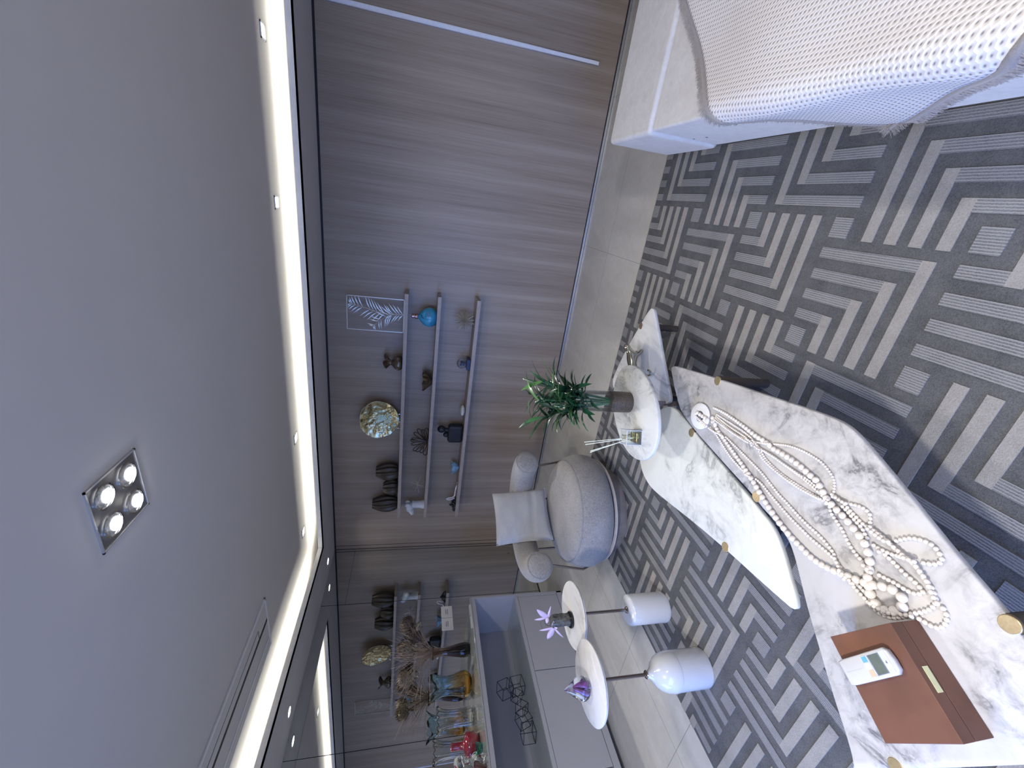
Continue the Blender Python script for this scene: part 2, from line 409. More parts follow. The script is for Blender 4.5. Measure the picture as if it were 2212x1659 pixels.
M['weave'] = weave(); M['trim'] = fabric('taupe_trim', (.24, .22, .215), (.34, .315, .31), 200, .3)
M['fringe'] = fabric('taupe_fringe', (.22, .20, .195), (.40, .37, .355), 220, .3)
M['mbig'] = marble('marble_grey', (.53, .515, .51), (.16, .155, .16), 2, 4.2, amount=.62, speck=1)
M['mmid'] = marble('marble_white', (.69, .695, .65), (.27, .28, .27), 5, 3.4, amount=.26)
M['mlow'] = marble('marble_striped', (.62, .62, .625), (.30, .31, .33), 9, 3.6, (3.5, .6, 1), .6, (0, 0, .75))
M['mround'] = marble('marble_carrara', (.62, .62, .595), (.20, .21, .22), 13, 5.5, (1.6, .8, 1), .5)
M['mside'] = marble('marble_pale', (.66, .65, .64), (.45, .44, .43), 21, 3.0, (2, 1, 1), .18)
M['white'] = simple('white_lacquer', (.60, .61, .64), .16, var=.01, coat=.5)
M['bronze'] = simple('dark_bronze', (.075, .062, .055), .5, .3, var=.08)
M['stem'] = simple('brushed_bronze', (.30, .25, .21), .28, 1, var=.06)
M['brass'] = simple('brushed_brass', (.55, .44, .27), .42, .85, var=.1, scale=160)
M['copper'] = simple('copper_cap', (.36, .24, .18), .4, .8, var=.1)
M['bead'] = simple('wood_bead', (.74, .69, .645), .5, var=.12, scale=60)
M['shelf'] = simple('shelf_ash', (.27, .235, .215), .5, var=.1, scale=20)
M['chrome'] = simple('chrome', (.8, .8, .8), .08, 1, var=.02)
M['darkmetal'] = simple('black_wire', (.03, .03, .035), .35, .8)
M['paper'] = simple('white_card', (.75, .75, .80), .6, var=.02)
M['ink'] = simple('grey_ink', (.12, .12, .15), .7)
M['spot'] = emit('lamp_glow', (1, .97, .92), 26)
M['led'] = emit('small_led', (1, .98, .96), 14)
M['trimw'] = simple('lamp_frame', (.55, .55, .57), .35, .5, var=.04)

# ------------------------------------------------------------------ room shell
struct(MB().box(ROOM_X0-.2, ROOM_X1+.2, ROOM_Y0-.3, ROOM_Y1+.2, -.2, 0).build('floor', M['tile'], smooth=False), 'grey stone tiled floor')
struct(MB().box(ROOM_X0-.2, ROOM_X1+.2, ROOM_Y0-.2, ROOM_Y1+.2, Z_CEIL, Z_CEIL+.15).build('ceiling', M['ceil'], smooth=False), 'grey painted ceiling')
struct(MB().box(ROOM_X0-.2, ROOM_X1+.2, ROOM_Y1, ROOM_Y1+.15, 0, Z_CEIL).build('wall_back', M['wood'], smooth=False), 'wood veneer wall')
wlm = MB(); wlm.box(ROOM_X0-.2, ROOM_X0-.03, -.8, ROOM_Y1, 0, Z_CEIL).box(ROOM_X0-.2, ROOM_X0-.03, ROOM_Y0, -2.5, 0, Z_CEIL)
wlm.box(ROOM_X0-.2, ROOM_X0-.03, -2.5, -.8, 0, .2).box(ROOM_X0-.2, ROOM_X0-.03, -2.5, -.8, 2.3, Z_CEIL)
struct(wlm.build('wall_left', M['lip'], smooth=False), 'wall behind the mirror')
wn2 = MB()
for y in (-2.48, -1.65, -.82): wn2.box(ROOM_X0-.12, ROOM_X0-.07, y-.025, y+.025, .2, 2.3)
struct(wn2.build('window_2', M['steel'], smooth=False), 'side window frame behind the viewer')
struct(MB().box(ROOM_X1, ROOM_X1+.15, ROOM_Y0, ROOM_Y1, 0, Z_CEIL).build('wall_right', M['wood'], smooth=False), 'wood wall out of view')
wf = MB()
wf.box(ROOM_X0, -3.35, ROOM_Y0-.12, ROOM_Y0, 0, Z_CEIL).box(.95, ROOM_X1, ROOM_Y0-.12, ROOM_Y0, 0, Z_CEIL)
wf.box(-3.35, .95, ROOM_Y0-.12, ROOM_Y0, 0, .3).box(-3.35, .95, ROOM_Y0-.12, ROOM_Y0, 2.35, Z_CEIL)
struct(wf.build('wall_front', M['lip'], smooth=False), 'wall with the window behind the viewer')
wn = MB()
for x in (-3.33, -1.9, -.47, .93): wn.box(x-.025, x+.025, ROOM_Y0-.09, ROOM_Y0-.04, .3, 2.35)
for z in (.32, 2.33): wn.box(-3.35, .95, ROOM_Y0-.09, ROOM_Y0-.04, z-.02, z+.02)
struct(wn.build('window_1', M['steel'], smooth=False), 'window frame behind the viewer')
# lowered soffit with cove lip (back and left and right)
YS, XS = 3.603, -3.626
sf = MB()
sf.box(XS, 2.85, YS, ROOM_Y1, Z_SOF, Z_SOF+.012).box(ROOM_X0, XS, ROOM_Y0, ROOM_Y1, Z_SOF, Z_SOF+.012).box(2.85, ROOM_X1, ROOM_Y0, ROOM_Y1, Z_SOF, Z_SOF+.012)
struct(sf.build('trim_1', M['soffit'], smooth=False), 'lowered grey soffit')
lp = MB(); lp.box(XS-.012, 2.862, YS, YS+.012, Z_SOF, LIP).box(XS-.012, XS, ROOM_Y0, YS+.012, Z_SOF, LIP).box(2.85, 2.862, ROOM_Y0, YS+.012, Z_SOF, LIP)
struct(lp.build('trim_2', M['lip'], smooth=False), 'white cove lip hiding the light strip')
struct(MB().box(ROOM_X0, ROOM_X1, ROOM_Y1-.012, ROOM_Y1, 0.004, .022).build('baseboard_back', M['steel'], smooth=False), 'thin metal skirting strip')
struct(MB().box(ROOM_X0, ROOM_X1, ROOM_Y1-.006, ROOM_Y1, .022, .030).build('trim_3', M['black'], smooth=False), 'shadow joint above the skirting')
struct(MB().box(ROOM_X0, ROOM_X1, ROOM_Y1-.004, ROOM_Y1, Z_SOF-.018, Z_SOF).build('trim_4', M['black'], smooth=False), 'dark joint at the wall top')
struct(MB().box(ROOM_X0-.002, ROOM_X0+.004, 2.80, ROOM_Y1, 0, .014).build('trim_5', M['black'], smooth=False), 'black foot of the mirror')
# mirror panels
ys = [ROOM_Y1-.012, 3.342, 1.985, .63, -.73]
seams = MB()
mir = thing('wall_mirror', 'tall wall mirror in panels with dark joints reflecting the wood wall', 'mirror', (ROOM_X0, 2.4, 0))
for a, b in zip(ys, ys[1:]):
    MB().box(ROOM_X0-.008, ROOM_X0, b+.0025, a-.0025, .012, Z_SOF).build('mirror_panel', M['mirror'], mir, smooth=False)
MB().box(ROOM_X0-.03, ROOM_X0-.009, -.73, ROOM_Y1, .0, Z_SOF).build('backing', M['black'], mir, smooth=False)
MB().box(ROOM_X0-.0005, ROOM_X0+.0006, 3.345, ROOM_Y1-.02, 2.212, 2.2145).build('joint', M['black'], mir, smooth=False)
struct(MB().box(-4.15, -4.146, ROOM_Y1-.003, ROOM_Y1+.001, .03, Z_SOF-.018).build('trim_6', M['black'], smooth=False), 'upright dark joint in the wood wall')

# wall light profile
wl = thing('wall_light_profile', 'long thin white upright light bar set in the wood wall', 'light', (1.194, ROOM_Y1, .19))
MB().box(1.176, 1.212, ROOM_Y1-.010, ROOM_Y1+.002, .19, 2.443).build('housing', M['steel'], wl, smooth=False, bevel=.001)
MB().box(1.181, 1.207, ROOM_Y1-.013, ROOM_Y1-.009, .194, 2.441).build('diffuser', M['opal'], wl, smooth=False)

# ------------------------------------------------------------------ ceiling fittings
def quad_lamp():
    t = thing('recessed_ceiling_lamp', 'square recessed ceiling lamp with four glowing bulbs', 'ceiling lamp', (-1.143, 1.403, Z_CEIL))
    x0, x1, y0, y1 = -1.272, -1.013, 1.273, 1.533
    f = MB(); zt = Z_CEIL+.0; zb = Z_CEIL-.006
    for a in ((x0, x1, y0, y0+.006), (x0, x1, y1-.006, y1), (x0, x0+.006, y0, y1), (x1-.006, x1, y0, y1)): f.box(*a, zb, zt)
    f.build('frame', M['trimw'], t, smooth=False)
    MB().box(x0+.006, x1-.006, y0+.006, y1-.006, Z_CEIL-.003, Z_CEIL-.001).build('plate', M['lampplate'], t, smooth=False)
    for i, (dx, dy) in enumerate(((-.06, -.06), (.06, -.06), (-.06, .06), (.06, .06))):
        c = (-1.143+dx, 1.403+dy, Z_CEIL-.004)
        rg = MB().lathe([(.047, 0), (.047, -.005), (.041, -.006), (.040, -.001)], c, 32, cap=False).build('bulb_ring', M['chrome'], t)
        MB().lathe([(.040, -.001), (.034, -.004), (.022, -.007), (.0, -.008)], c, 28, cap=False).build('bulb', M['bulb'], rg)
        MB().ball((c[0], c[1]+.006, c[2]-.009), .025, 18, 8, sc=(1, 1, .4)).build('filament', M['spot'], rg)
    return t
M['lampplate'] = simple('lamp_plate', (.22, .22, .23), .3, .6, var=.05)
M['bulb'] = simple('bulb_reflector', (.75, .78, .85), .25, .9, var=.25, scale=120)
quad_lamp()
for qx, qy in ((1.6, -.8), (-1.14, -.9)):   # unseen fill spots added behind the viewer to lift the ambient light
    spot('rear_fill_light', (qx, qy, Z_CEIL-.03), (qx, qy+.35, 0), 330, 165, r=.12, blend=1)
for dx, dy in ((-.06, -.06), (.06, -.06), (-.06, .06), (.06, .06)):
    spot('ceiling_lamp_light', (-1.143+dx, 1.403+dy, Z_CEIL-.03), (-1.143+dx*1.5, 1.403+dy*1.5, 0), 12.5, 150, r=.02, blend=.8)
def square_down(x, y, label):
    t = thing('square_downlight', label, 'downlight', (x, y, Z_CEIL), 'square downlights beside the cove')
    f = MB(); s = .045; z0, z1 = Z_CEIL-.004, Z_CEIL
    for a in ((x-s, x+s, y-s, y-s+.01), (x-s, x+s, y+s-.01, y+s), (x-s, x-s+.01, y-s, y+s), (x+s-.01, x+s, y-s, y+s)): f.box(*a, z0, z1)
    f.build('frame', M['lip'], t, smooth=False)
    MB().box(x-s+.01, x+s-.01, y-s+.01, y+s-.01, Z_CEIL-.002, Z_CEIL-.0005).build('reflector', M['led2'], t, smooth=False)
    MB().lathe([(.017, 0), (.015, -.004), (0, -.005)], (x, y, Z_CEIL-.002), 20, cap=False).build('bulb', M['led'], t)
M['led2'] = emit('led_reflector', (1, 1, 1), 1.6)
for x, lb, pw, tg in ((.757, 'square downlight above the sofa end, nearest the upright light bar', 10, (.757, 3.0, 0)),
                  (-.213, 'square downlight above the bare stretch of wood wall', 10, (-.213, 3.0, 0)),
                  (-2.15, 'square downlight above the hammered gold plate', 58, (-.95, 1.75, .3)),
                  (-3.237, 'square downlight closest to the mirror corner', 5, (-3.237, 3.0, 0))):
    square_down(x, 3.438, lb)
    spot('downlight_light', (x, 3.438, Z_CEIL-.02), tg, pw, 88 if pw == 58 else 125, r=.04, blend=1)
for y, lb in ((3.754, 'round soffit downlight nearest the mirror corner'), (2.222, 'round soffit downlight above the glass vases'), (.69, 'round soffit downlight above the near end of the cabinet')):
    t = thing('round_downlight', lb, 'downlight', (-3.987, y, Z_SOF), 'round downlights in the soffit')
    MB().lathe([(.044, 0), (.044, -.004), (.036, -.004)], (-3.987, y, Z_SOF), 28, cap=False).build('ring', M['lip'], t)
    MB().lathe([(.036, -.002), (0, -.003)], (-3.987, y, Z_SOF), 28, cap=False).build('bulb', M['led'], t)
    spot('soffit_light', (-3.95, y, Z_SOF-.01), (-3.90, y, 0), 5 if y > 3 else 34, 130, r=.03, blend=1)
# ceiling air conditioner
t = thing('ceiling_air_vent', 'long slim ceiling air vent with a dark slot', 'vent', (-3.13, 1.9, Z_CEIL))
x0, x1, y0, y1 = -3.385, -2.88, .75, 2.405
f = MB()
for a in ((x0, x1, y1-.02, y1), (x0, x1, y0, y0+.02), (x0, x0+.02, y0, y1), (x1-.02, x1, y0, y1)): f.box(*a, Z_CEIL-.012, Z_CEIL)
f.build('frame', M['lip'], t, smooth=False, bevel=.003)
MB().box(x0+.02, -3.105, y0+.02, y1-.02, Z_CEIL-.009, Z_CEIL-.001).build('panel', M['vent'] if 'vent' in M else M['ceil'], t, smooth=False, bevel=.003)
MB().box(-3.075, x1-.02, y0+.02, y1-.02, Z_CEIL-.009, Z_CEIL-.001).build('panel', M['ceil'], t, smooth=False, bevel=.003)
MB().box(-3.105, -3.075, y0+.02, y1-.02, Z_CEIL-.0092, Z_CEIL-.001).build('slot', M['black'], t, smooth=False)
MB().box(-3.002, -2.996, y0+.1, y1-.18, Z_CEIL-.0098, Z_CEIL-.0088).box(-3.10, -2.996, y1-.186, y1-.18, Z_CEIL-.0098, Z_CEIL-.0088).build('flap_joint', M['black'], t, smooth=False)
MB().box(x0+.10, x0+.125, y0+.05, y1-.05, Z_CEIL-.014, Z_CEIL-.009).build('rail', M['lip'], t, smooth=False, bevel=.002)

# ------------------------------------------------------------------ rug
RX0, RX1, RY0, RY1 = -2.49, 2.5, -1.5, 2.91
rg = MB(); rg.box(RX0, RX1, RY0, RY1, .001, .010, 0)
PX, PY, QX, QY = .4385, .4785, -.345, .96
def rbar(x0, x1, y0, y1, mi):
    x0, x1 = max(x0, RX0), min(x1, RX1); y0, y1 = max(y0, RY0), min(y1, RY1)
    if x1-x0 > .002 and y1-y0 > .002: rg.box(x0, x1, y0, y1, .0095, .0135, mi, True)
for i in range(-6, 8):
    for j in range(-6, 6):
        # cell between lattice squares (i,j)..(i+1,j+1); nests toward one corner
        hx = (j % 2 == 1); hy = (i % 2 == 0)   # i counted from square x=-.345
        cx = QX+PX*(i+(1 if hx else 0)); cy = QY+PY*(j+(1 if hy else 0)); sx = -1 if hx else 1; sy = -1 if hy else 1
        for n in range(4):
            d = .072+.0835*n; w = .041
            dx = d; dy = d+.012
            a, b = cx-sx*.04, cx+sx*(dx+w); c, e = cy+sy*dy, cy+sy*(dy+w)
            rbar(min(a, b), max(a, b), min(c, e), max(c, e), 1)
            a, b = cx+sx*dx, cx+sx*(dx+w); c, e = cy-sy*.04, cy+sy*dy
            rbar(min(a, b), max(a, b), min(c, e), max(c, e), 2)
for i in range(-7, 9):
    for j in range(-7, 7):
        cx, cy = QX+PX*i, QY+PY*j; rbar(cx-.038, cx+.038, cy-.038, cy+.038, 2)
tag(rg.build('area_rug', [M['rug0'], M['rug1'], M['rug2']], smooth=False, origin=(0, .7, 0)), 'large dark grey rug with light angular nested bars on the tiled floor', 'rug')
# bead paths on the table top (x, y in metres)
STR=[
([0.0095, 0.0085, 0.0075, 0.0085, 0.01, 0.011, 0.011, 0.011, 0.01, 0.01, 0.0115, 0.0125, 0.0134, 0.0134, 0.0134],[(-0.7473, 1.4144), (-0.7763, 1.3753), (-0.7902, 1.3275), (-0.8082, 1.263), (-0.8252, 1.202), (-0.8413, 1.1443), (-0.8559, 1.0991), (-0.8755, 1.0528), (-0.8948, 0.9997), (-0.9136, 0.941), (-0.9235, 0.8895), (-0.9281, 0.8362), (-0.9303, 0.7806), (-0.916, 0.737), (-0.9018, 0.7081), (-0.8843, 0.677), (-0.8698, 0.6465), (-0.8574, 0.6243), (-0.8393, 0.6062), (-0.8242, 0.5852), (-0.8151, 0.5669), (-0.8196, 0.547), (-0.8357, 0.5369), (-0.8669, 0.5458), (-0.8888, 0.5625), (-0.8933, 0.5817), (-0.8859, 0.6002), (-0.8768, 0.6122)]),
([0.0125, 0.0125, 0.012, 0.011, 0.011, 0.011, 0.0105, 0.0105, 0.01, 0.0095, 0.0085, 0.007, 0.0065, 0.006],[(-0.8636, 0.6238), (-0.8474, 0.6359), (-0.8276, 0.6392), (-0.8127, 0.6466), (-0.7938, 0.6535), (-0.7802, 0.6654), (-0.766, 0.6801), (-0.7551, 0.6985), (-0.7501, 0.7169), (-0.7455, 0.7327), (-0.7408, 0.7489), (-0.7355, 0.7685), (-0.7324, 0.7874), (-0.7292, 0.8068), (-0.7235, 0.8278), (-0.7183, 0.846), (-0.7075, 0.8577), (-0.6978, 0.8754), (-0.6897, 0.8958), (-0.6901, 0.919), (-0.686, 0.9417), (-0.6838, 0.9676), (-0.6833, 0.9971), (-0.6855, 1.0263), (-0.6878, 1.0566), (-0.693, 1.0866), (-0.687, 1.1237), (-0.6924, 1.1562), (-0.6921, 1.1932), (-0.6901, 1.2423), (-0.6912, 1.2924), (-0.6923, 1.3453), (-0.6977, 1.3933), (-0.7049, 1.4307)]),
([0.0095],[(-0.7672, 1.4985), (-0.7645, 1.4611), (-0.7611, 1.4315), (-0.7612, 1.401), (-0.7645, 1.3697)]),
]
SML=[
[(-0.7898, 1.4828), (-0.7913, 1.4308), (-0.7998, 1.3715), (-0.816, 1.328), (-0.8397, 1.2599), (-0.8499, 1.2019), (-0.8536, 1.15), (-0.8449, 1.1164), (-0.8401, 1.0733), (-0.8521, 1.0238), (-0.8615, 0.9698), (-0.8704, 0.9187), (-0.8742, 0.8656), (-0.8773, 0.8227), (-0.8755, 0.7843), (-0.8737, 0.7479), (-0.8807, 0.7146), (-0.896, 0.684), (-0.9049, 0.6466), (-0.9069, 0.614), (-0.9124, 0.591), (-0.9097, 0.5679), (-0.8953, 0.5469), (-0.8715, 0.5316), (-0.8428, 0.5198), (-0.8158, 0.5042), (-0.7874, 0.4943), (-0.7663, 0.4969), (-0.7524, 0.5076), (-0.7409, 0.523), (-0.7352, 0.5439), (-0.7247, 0.5613), (-0.721, 0.58), (-0.7202, 0.602), (-0.7194, 0.6249), (-0.7133, 0.6464), (-0.7123, 0.6709), (-0.7135, 0.6951), (-0.719, 0.7181), (-0.7125, 0.7427), (-0.708, 0.767), (-0.7, 0.788), (-0.6999, 0.8114), (-0.6997, 0.8355)],
[(-0.7879, 1.5037), (-0.7963, 1.4471), (-0.7987, 1.384), (-0.7797, 1.3244), (-0.7867, 1.2556), (-0.7922, 1.2016), (-0.7974, 1.1504), (-0.8023, 1.1018), (-0.8126, 1.0527), (-0.8285, 0.9947), (-0.8331, 0.9453), (-0.8426, 0.896), (-0.8472, 0.8447), (-0.8461, 0.8056), (-0.8545, 0.7637), (-0.866, 0.7338), (-0.8857, 0.7063), (-0.8879, 0.6769), (-0.8859, 0.6453), (-0.8919, 0.6215), (-0.8976, 0.5984), (-0.8914, 0.5722), (-0.8742, 0.5436), (-0.8482, 0.5214), (-0.8377, 0.5015), (-0.8332, 0.4796), (-0.8216, 0.4622), (-0.7982, 0.4587), (-0.7784, 0.4665), (-0.7667, 0.4853), (-0.7607, 0.4997), (-0.7516, 0.5119), (-0.7371, 0.5249), (-0.7292, 0.5387), (-0.7227, 0.5541), (-0.7155, 0.5721), (-0.7161, 0.5953), (-0.7132, 0.6189), (-0.7123, 0.6423), (-0.7102, 0.6719), (-0.7102, 0.6917), (-0.6994, 0.7072), (-0.679, 0.7123), (-0.6741, 0.7353), (-0.6813, 0.7584), (-0.6966, 0.784), (-0.6987, 0.8179)],
[(-0.7135, 0.6951), (-0.7144, 0.6698), (-0.7143, 0.6412), (-0.6849, 0.6239), (-0.6636, 0.6083), (-0.6501, 0.5857), (-0.6456, 0.564), (-0.6539, 0.5445), (-0.6655, 0.5312), (-0.6837, 0.5375), (-0.6986, 0.5538), (-0.7101, 0.5727), (-0.7181, 0.5943), (-0.7389, 0.6198), (-0.7458, 0.6445), (-0.7531, 0.6704), (-0.7451, 0.6947), (-0.73, 0.7127), (-0.7259, 0.7361), (-0.716, 0.7686), (-0.7115, 0.7938)],
[(-0.7317, 0.8255), (-0.7536, 0.8114), (-0.7668, 0.7807), (-0.7768, 0.7552), (-0.7948, 0.7319), (-0.8087, 0.7055), (-0.8167, 0.6747), (-0.815, 0.6547), (-0.8184, 0.6279), (-0.8098, 0.6033), (-0.8016, 0.5796), (-0.7977, 0.555), (-0.7881, 0.5342), (-0.7686, 0.5233), (-0.7644, 0.5376), (-0.7612, 0.5559), (-0.7611, 0.5774), (-0.757, 0.6017), (-0.7527, 0.6269), (-0.7524, 0.6509)],
[(-0.7406, 1.4027), (-0.7442, 1.3208), (-0.7413, 1.2482), (-0.7269, 1.1869), (-0.7021, 1.1357), (-0.6762, 1.0892), (-0.6471, 1.0327), (-0.6339, 0.9806), (-0.63, 0.9345), (-0.6304, 0.9017), (-0.6413, 0.8711), (-0.6551, 0.8458), (-0.6881, 0.8292), (-0.7317, 0.8255)],
[(-0.7315, 1.4016), (-0.733, 1.3157), (-0.7259, 1.2361), (-0.7252, 1.1598), (-0.7262, 1.1144), (-0.7188, 1.0591), (-0.7185, 0.9962), (-0.7181, 0.9379), (-0.7215, 0.8882), (-0.7295, 0.839)],
[(-0.7224, 1.4004), (-0.7156, 1.314), (-0.7093, 1.2348), (-0.7164, 1.1461), (-0.7419, 1.1151), (-0.7536, 1.0661), (-0.7573, 0.9995), (-0.7504, 0.9429), (-0.744, 0.8902), (-0.7362, 0.8388)],
[(-0.7472, 1.3992), (-0.7456, 1.3091), (-0.7393, 1.2192), (-0.7279, 1.1402), (-0.7162, 1.0769), (-0.7159, 1.0129), (-0.7118, 0.9482), (-0.7104, 0.9005), (-0.7177, 0.8576)],
[(-0.7394, 1.1343), (-0.7557, 1.0906), (-0.7593, 1.0221), (-0.7575, 0.9613), (-0.7507, 0.9073), (-0.7383, 0.8536)],
]
# ------------------------------------------------------------------ cabinet
XF, XM = -3.526, ROOM_X0
t = thing('sideboard', 'long grey lacquer sideboard under the mirror with an open niche', 'sideboard', (XF+.3-.6, 1.2, 0))
y0, y1 = -.6, 2.79
b = MB(); b.box(XM+.004, XF, y0, y1, .926, .960); b.build('top_panel', M['cab'], t, smooth=False, bevel=.0015)
MB().box(XM+.004, XF-.004, y0, y1-.004, .962, .974).build('glass_top', M['ctop'], t, smooth=False, bevel=.001)
MB().box(XM+.004, XF, y1-.018, y1, .04, .926).build('side_panel', M['cab'], t, smooth=False, bevel=.001)
MB().box(-4.06, -4.045, y0, y1-.018, .532, .926).build('back_panel', M['cabin'], t, smooth=False)
MB().box(-4.045, XF, y0, y1-.018, .503, .532).build('niche_shelf', M['cab'], t, smooth=False, bevel=.001)
MB().box(-4.045, XF-.012, y0, y1-.018, .532, .5335).build('niche_glass', M['ctop'], t, smooth=False)
MB().box(-4.045, XF-.02, y0, y1-.018, .06, .503).build('carcass', M['cab'], t, smooth=False)
MB().box(-4.045, XF, y0, y1, .040, .092).build('base_rail', M['cab'], t, smooth=False, bevel=.001)
for a, c in ((2.049, 2.752), (1.343, 2.045), (.637, 1.339), (-.069, .633)):
    MB().box(XF-.019, XF, a+.0015, c-.0015, .0965, .5).build('door', M['cab'], t, smooth=False, bevel=.0012)
MB().box(XF-.019, XF, 2.7545, y1-.018, .0965, .5).build('filler', M['cab'], t, smooth=False, bevel=.001)
MB().box(-4.0, -3.75, y0+.1, y1-.1, .0, .04).build('plinth', M['black'], t, smooth=False)

# signs on the mirror
def sign(ya, yb, label):
    t = thing('card_sign', label, 'sign', (XM+.002, (ya+yb)/2, 1.066), 'small white cards on the mirror')
    MB().box(XM, XM+.004, ya, yb, 1.068, 1.189).build('card', M['paper'], t, smooth=False)
    m = MB(); random.seed(int(ya*100))
    for z, w in ((1.140, .055), (1.122, .06)):
        y = (ya+yb)/2+w/2
        while y > (ya+yb)/2-w/2:
            wd = random.uniform(.004, .007); m.box(XM+.004, XM+.0045, y-wd, y, z-.0035, z+.0035); y -= wd+.0018
    m.build('lettering', M['ink'], t, smooth=False)
sign(3.092, 3.225, 'white card sign on the mirror, the one nearer the room corner')
sign(2.945, 3.082, 'white card sign on the mirror, the one nearer the dried flowers')

# ------------------------------------------------------------------ side tables
def side1():
    X, Y = -2.165, 1.545
    t = thing('side_table', 'round pale side table on a straight white cylinder base, holding the pink flower rock', 'side table', (X, Y, 0), 'round side tables by the sideboard')
    MB().lathe([(.03, .013), (.086, .013), (.088, .018), (.088, .03)], (X, Y, 0), 48).build('foot_ring', M['white'], t)
    MB().lathe([(.085, .030), (.087, .032), (.087, .250), (.083, .258), (.074, .262), (.012, .263)], (X, Y, 0), 48).build('base', M['white'], t)
    MB().lathe([(.019, .262), (.019, .268), (.015, .272), (.010, .273)], (X, Y, 0), 24).build('collar', M['stem'], t)
    MB().cyl((X, Y, .265), (X, Y, .603), .0085).build('stem', M['stem'], t)
    MB().lathe([(.172, .603), (.178, .604), (.178, .608), (.172, .609)], (X, Y, 0), 64).build('under_plate', M['white'], t)
    MB().lathe([(.179, .610), (.183, .613), (.183, .617), (.180, .620)], (X, Y, 0), 72).build('table_top', M['mside'], t)
def side2():
    X, Y = -2.135, 1.155
    t = thing('side_table', 'round glossy side table on a white domed bottle base, holding the purple glass drop', 'side table', (X, Y, 0), 'round side tables by the sideboard')
    MB().lathe([(.088, .013), (.094, .014), (.096, .02), (.096, .193)], (X, Y, 0), 48, cap=True).build('base', M['white'], t)
    MB().lathe([(.097, .194), (.0975, .197), (.096, .22), (.090, .25), (.078, .277), (.060, .298), (.040, .312), (.026, .325), (.018, .338), (.015, .348)], (X, Y, 0), 48).build('dome', M['white'], t)
    MB().lathe([(.018, .346), (.021, .349), (.018, .354), (.010, .357)], (X, Y, 0), 24).build('collar', M['stem'], t)
    MB().cyl((X, Y, .35), (X, Y, .655), .0085).build('stem', M['stem'], t)
    MB().lathe([(.172, .652), (.180, .654), (.180, .658), (.174, .659)], (X, Y, 0), 64).build('under_plate', M['white'], t)
    MB().lathe([(.181, .660), (.185, .662), (.185, .667), (.181, .670)], (X, Y, 0), 72).build('table_top', M['gloss'], t)
M['gloss'] = marble('marble_gloss', (.68, .67, .67), (.5, .49, .48), 25, 3.0, amount=.12, rough=.06)
side1(); side2()
# flower rock
M['rock'] = simple('dark_mineral', (.10, .10, .095), .45, .35, var=.6, scale=60, bmp=1.0, bscale=90)
M['petal'] = simple('pink_petal', (.62, .46, .60), .35, var=.08, coat=.3)
X, Y = -2.2, 1.54
t = thing('flower_sculpture', 'dark rock column on a black disc with two pink glass flowers', 'sculpture', (X, Y, .62))
MB().lathe([(.044, .6205), (.046, .624), (.046, .632), (.042, .636)], (X, Y, 0), 40).build('base', simple('gloss_black', (.01, .01, .012), .12), t)
random.seed(3)
rk = MB(); prof = [(.030, .634), (.035, .645), (.032, .66), (.037, .68), (.034, .70), (.036, .72), (.034, .742), (.028, .750), (.0, .752)]
rn = [[random.uniform(.86, 1.12) for _ in range(24)] for _ in prof]
rk.lathe(prof, (X+.002, Y, 0), 24, lambda th, i, r, z: (r*rn[i][int(round(th/(2*PI)*24)) % 24], z, 0))
rk.build('rock', M['rock'], t, auto=True, ang=20)
def petals(c, tips, w):
    m = MB(); c = Vector(c)
    for tp, ww in tips:
        d = Vector(tp)-c; side = d.cross(Vector((.4, -1, .2))).normalized(); n = 10; vs = []
        nr = side.cross(d).normalized()
        for i in range(n+1):
            q = i/n; wv = ww*.5*(math.sin(PI*(.12+.86*q))**.9)*(1 if i < n else .3); p = c+d*q+nr*.004*math.sin(PI*q)
            vs += [p-side*wv+nr*.002, p, p+side*wv+nr*.002]
        fs = []
        for i in range(n):
            a = i*3; fs += [(a, a+1, a+4, a+3), (a+1, a+2, a+5, a+4)]
        m.add(vs, fs)
    return m
petals((X+.055, Y-.01, .785), [((X+.13, Y-.01, .862), .030), ((X+.05, Y-.015, .865), .014), ((X+.135, Y, .775), .010), ((X+.03, Y-.03, .79), .02), ((X+.06, Y+.02, .76), .02)], .03).build('flower', M['petal'], t, solid=.0015)
petals((X-.025, Y-.02, .735), [((X-.125, Y-.02, .755), .034), ((X-.04, Y-.02, .82), .013), ((X-.11, Y-.03, .66), .011), ((X+.03, Y-.02, .745), .025), ((X, Y-.04, .72), .02)], .03).build('flower', M['petal'], t, solid=.0015)
MB().tube([(X+.052, Y-.01, .782), (X+.03, Y-.02, .80), (X+.0, Y-.02, .785), (X-.02, Y-.02, .742)], .0012, 6).tube([(X+.052, Y-.01, .785), (X+.01, Y-.01, .82), (X-.035, Y-.015, .80)], .0008, 6).build('stalk', M['darkmetal'], t)
# glass drop
X, Y = -2.16, 1.145
t = thing('glass_drop', 'clear glass drop with a purple heart on the glossy side table', 'ornament', (X, Y, .67))
def tw(th, i, r, z): return (r*(1.18+.05*math.sin(3*th+z*30)), z, (z-.67)*3)
MB().lathe([(.0, .6705), (.026, .672), (.040, .684), (.046, .702), (.043, .722), (.032, .745), (.020, .766), (.010, .785), (.004, .80), (0, .806)], (X, Y, 0), 40, tw).build('clear_glass', glass('drop_glass', (.97, .97, 1)), t)
hm = MB()
for k in range(3):
    a = k*2.1; pts = [(X+math.cos(a+q*1.4)*(.017-.013*q), Y+math.sin(a+q*1.4)*(.017-.013*q), .690+.060*q) for q in [j/10 for j in range(11)]]
    hm.tube(pts, [.011*(1-j/11)**.8+.001 for j in range(11)], 12)
hm.build('purple_core', simple('purple_glass', (.20, .05, .26), .1, var=.4, scale=60, coat=1), t)

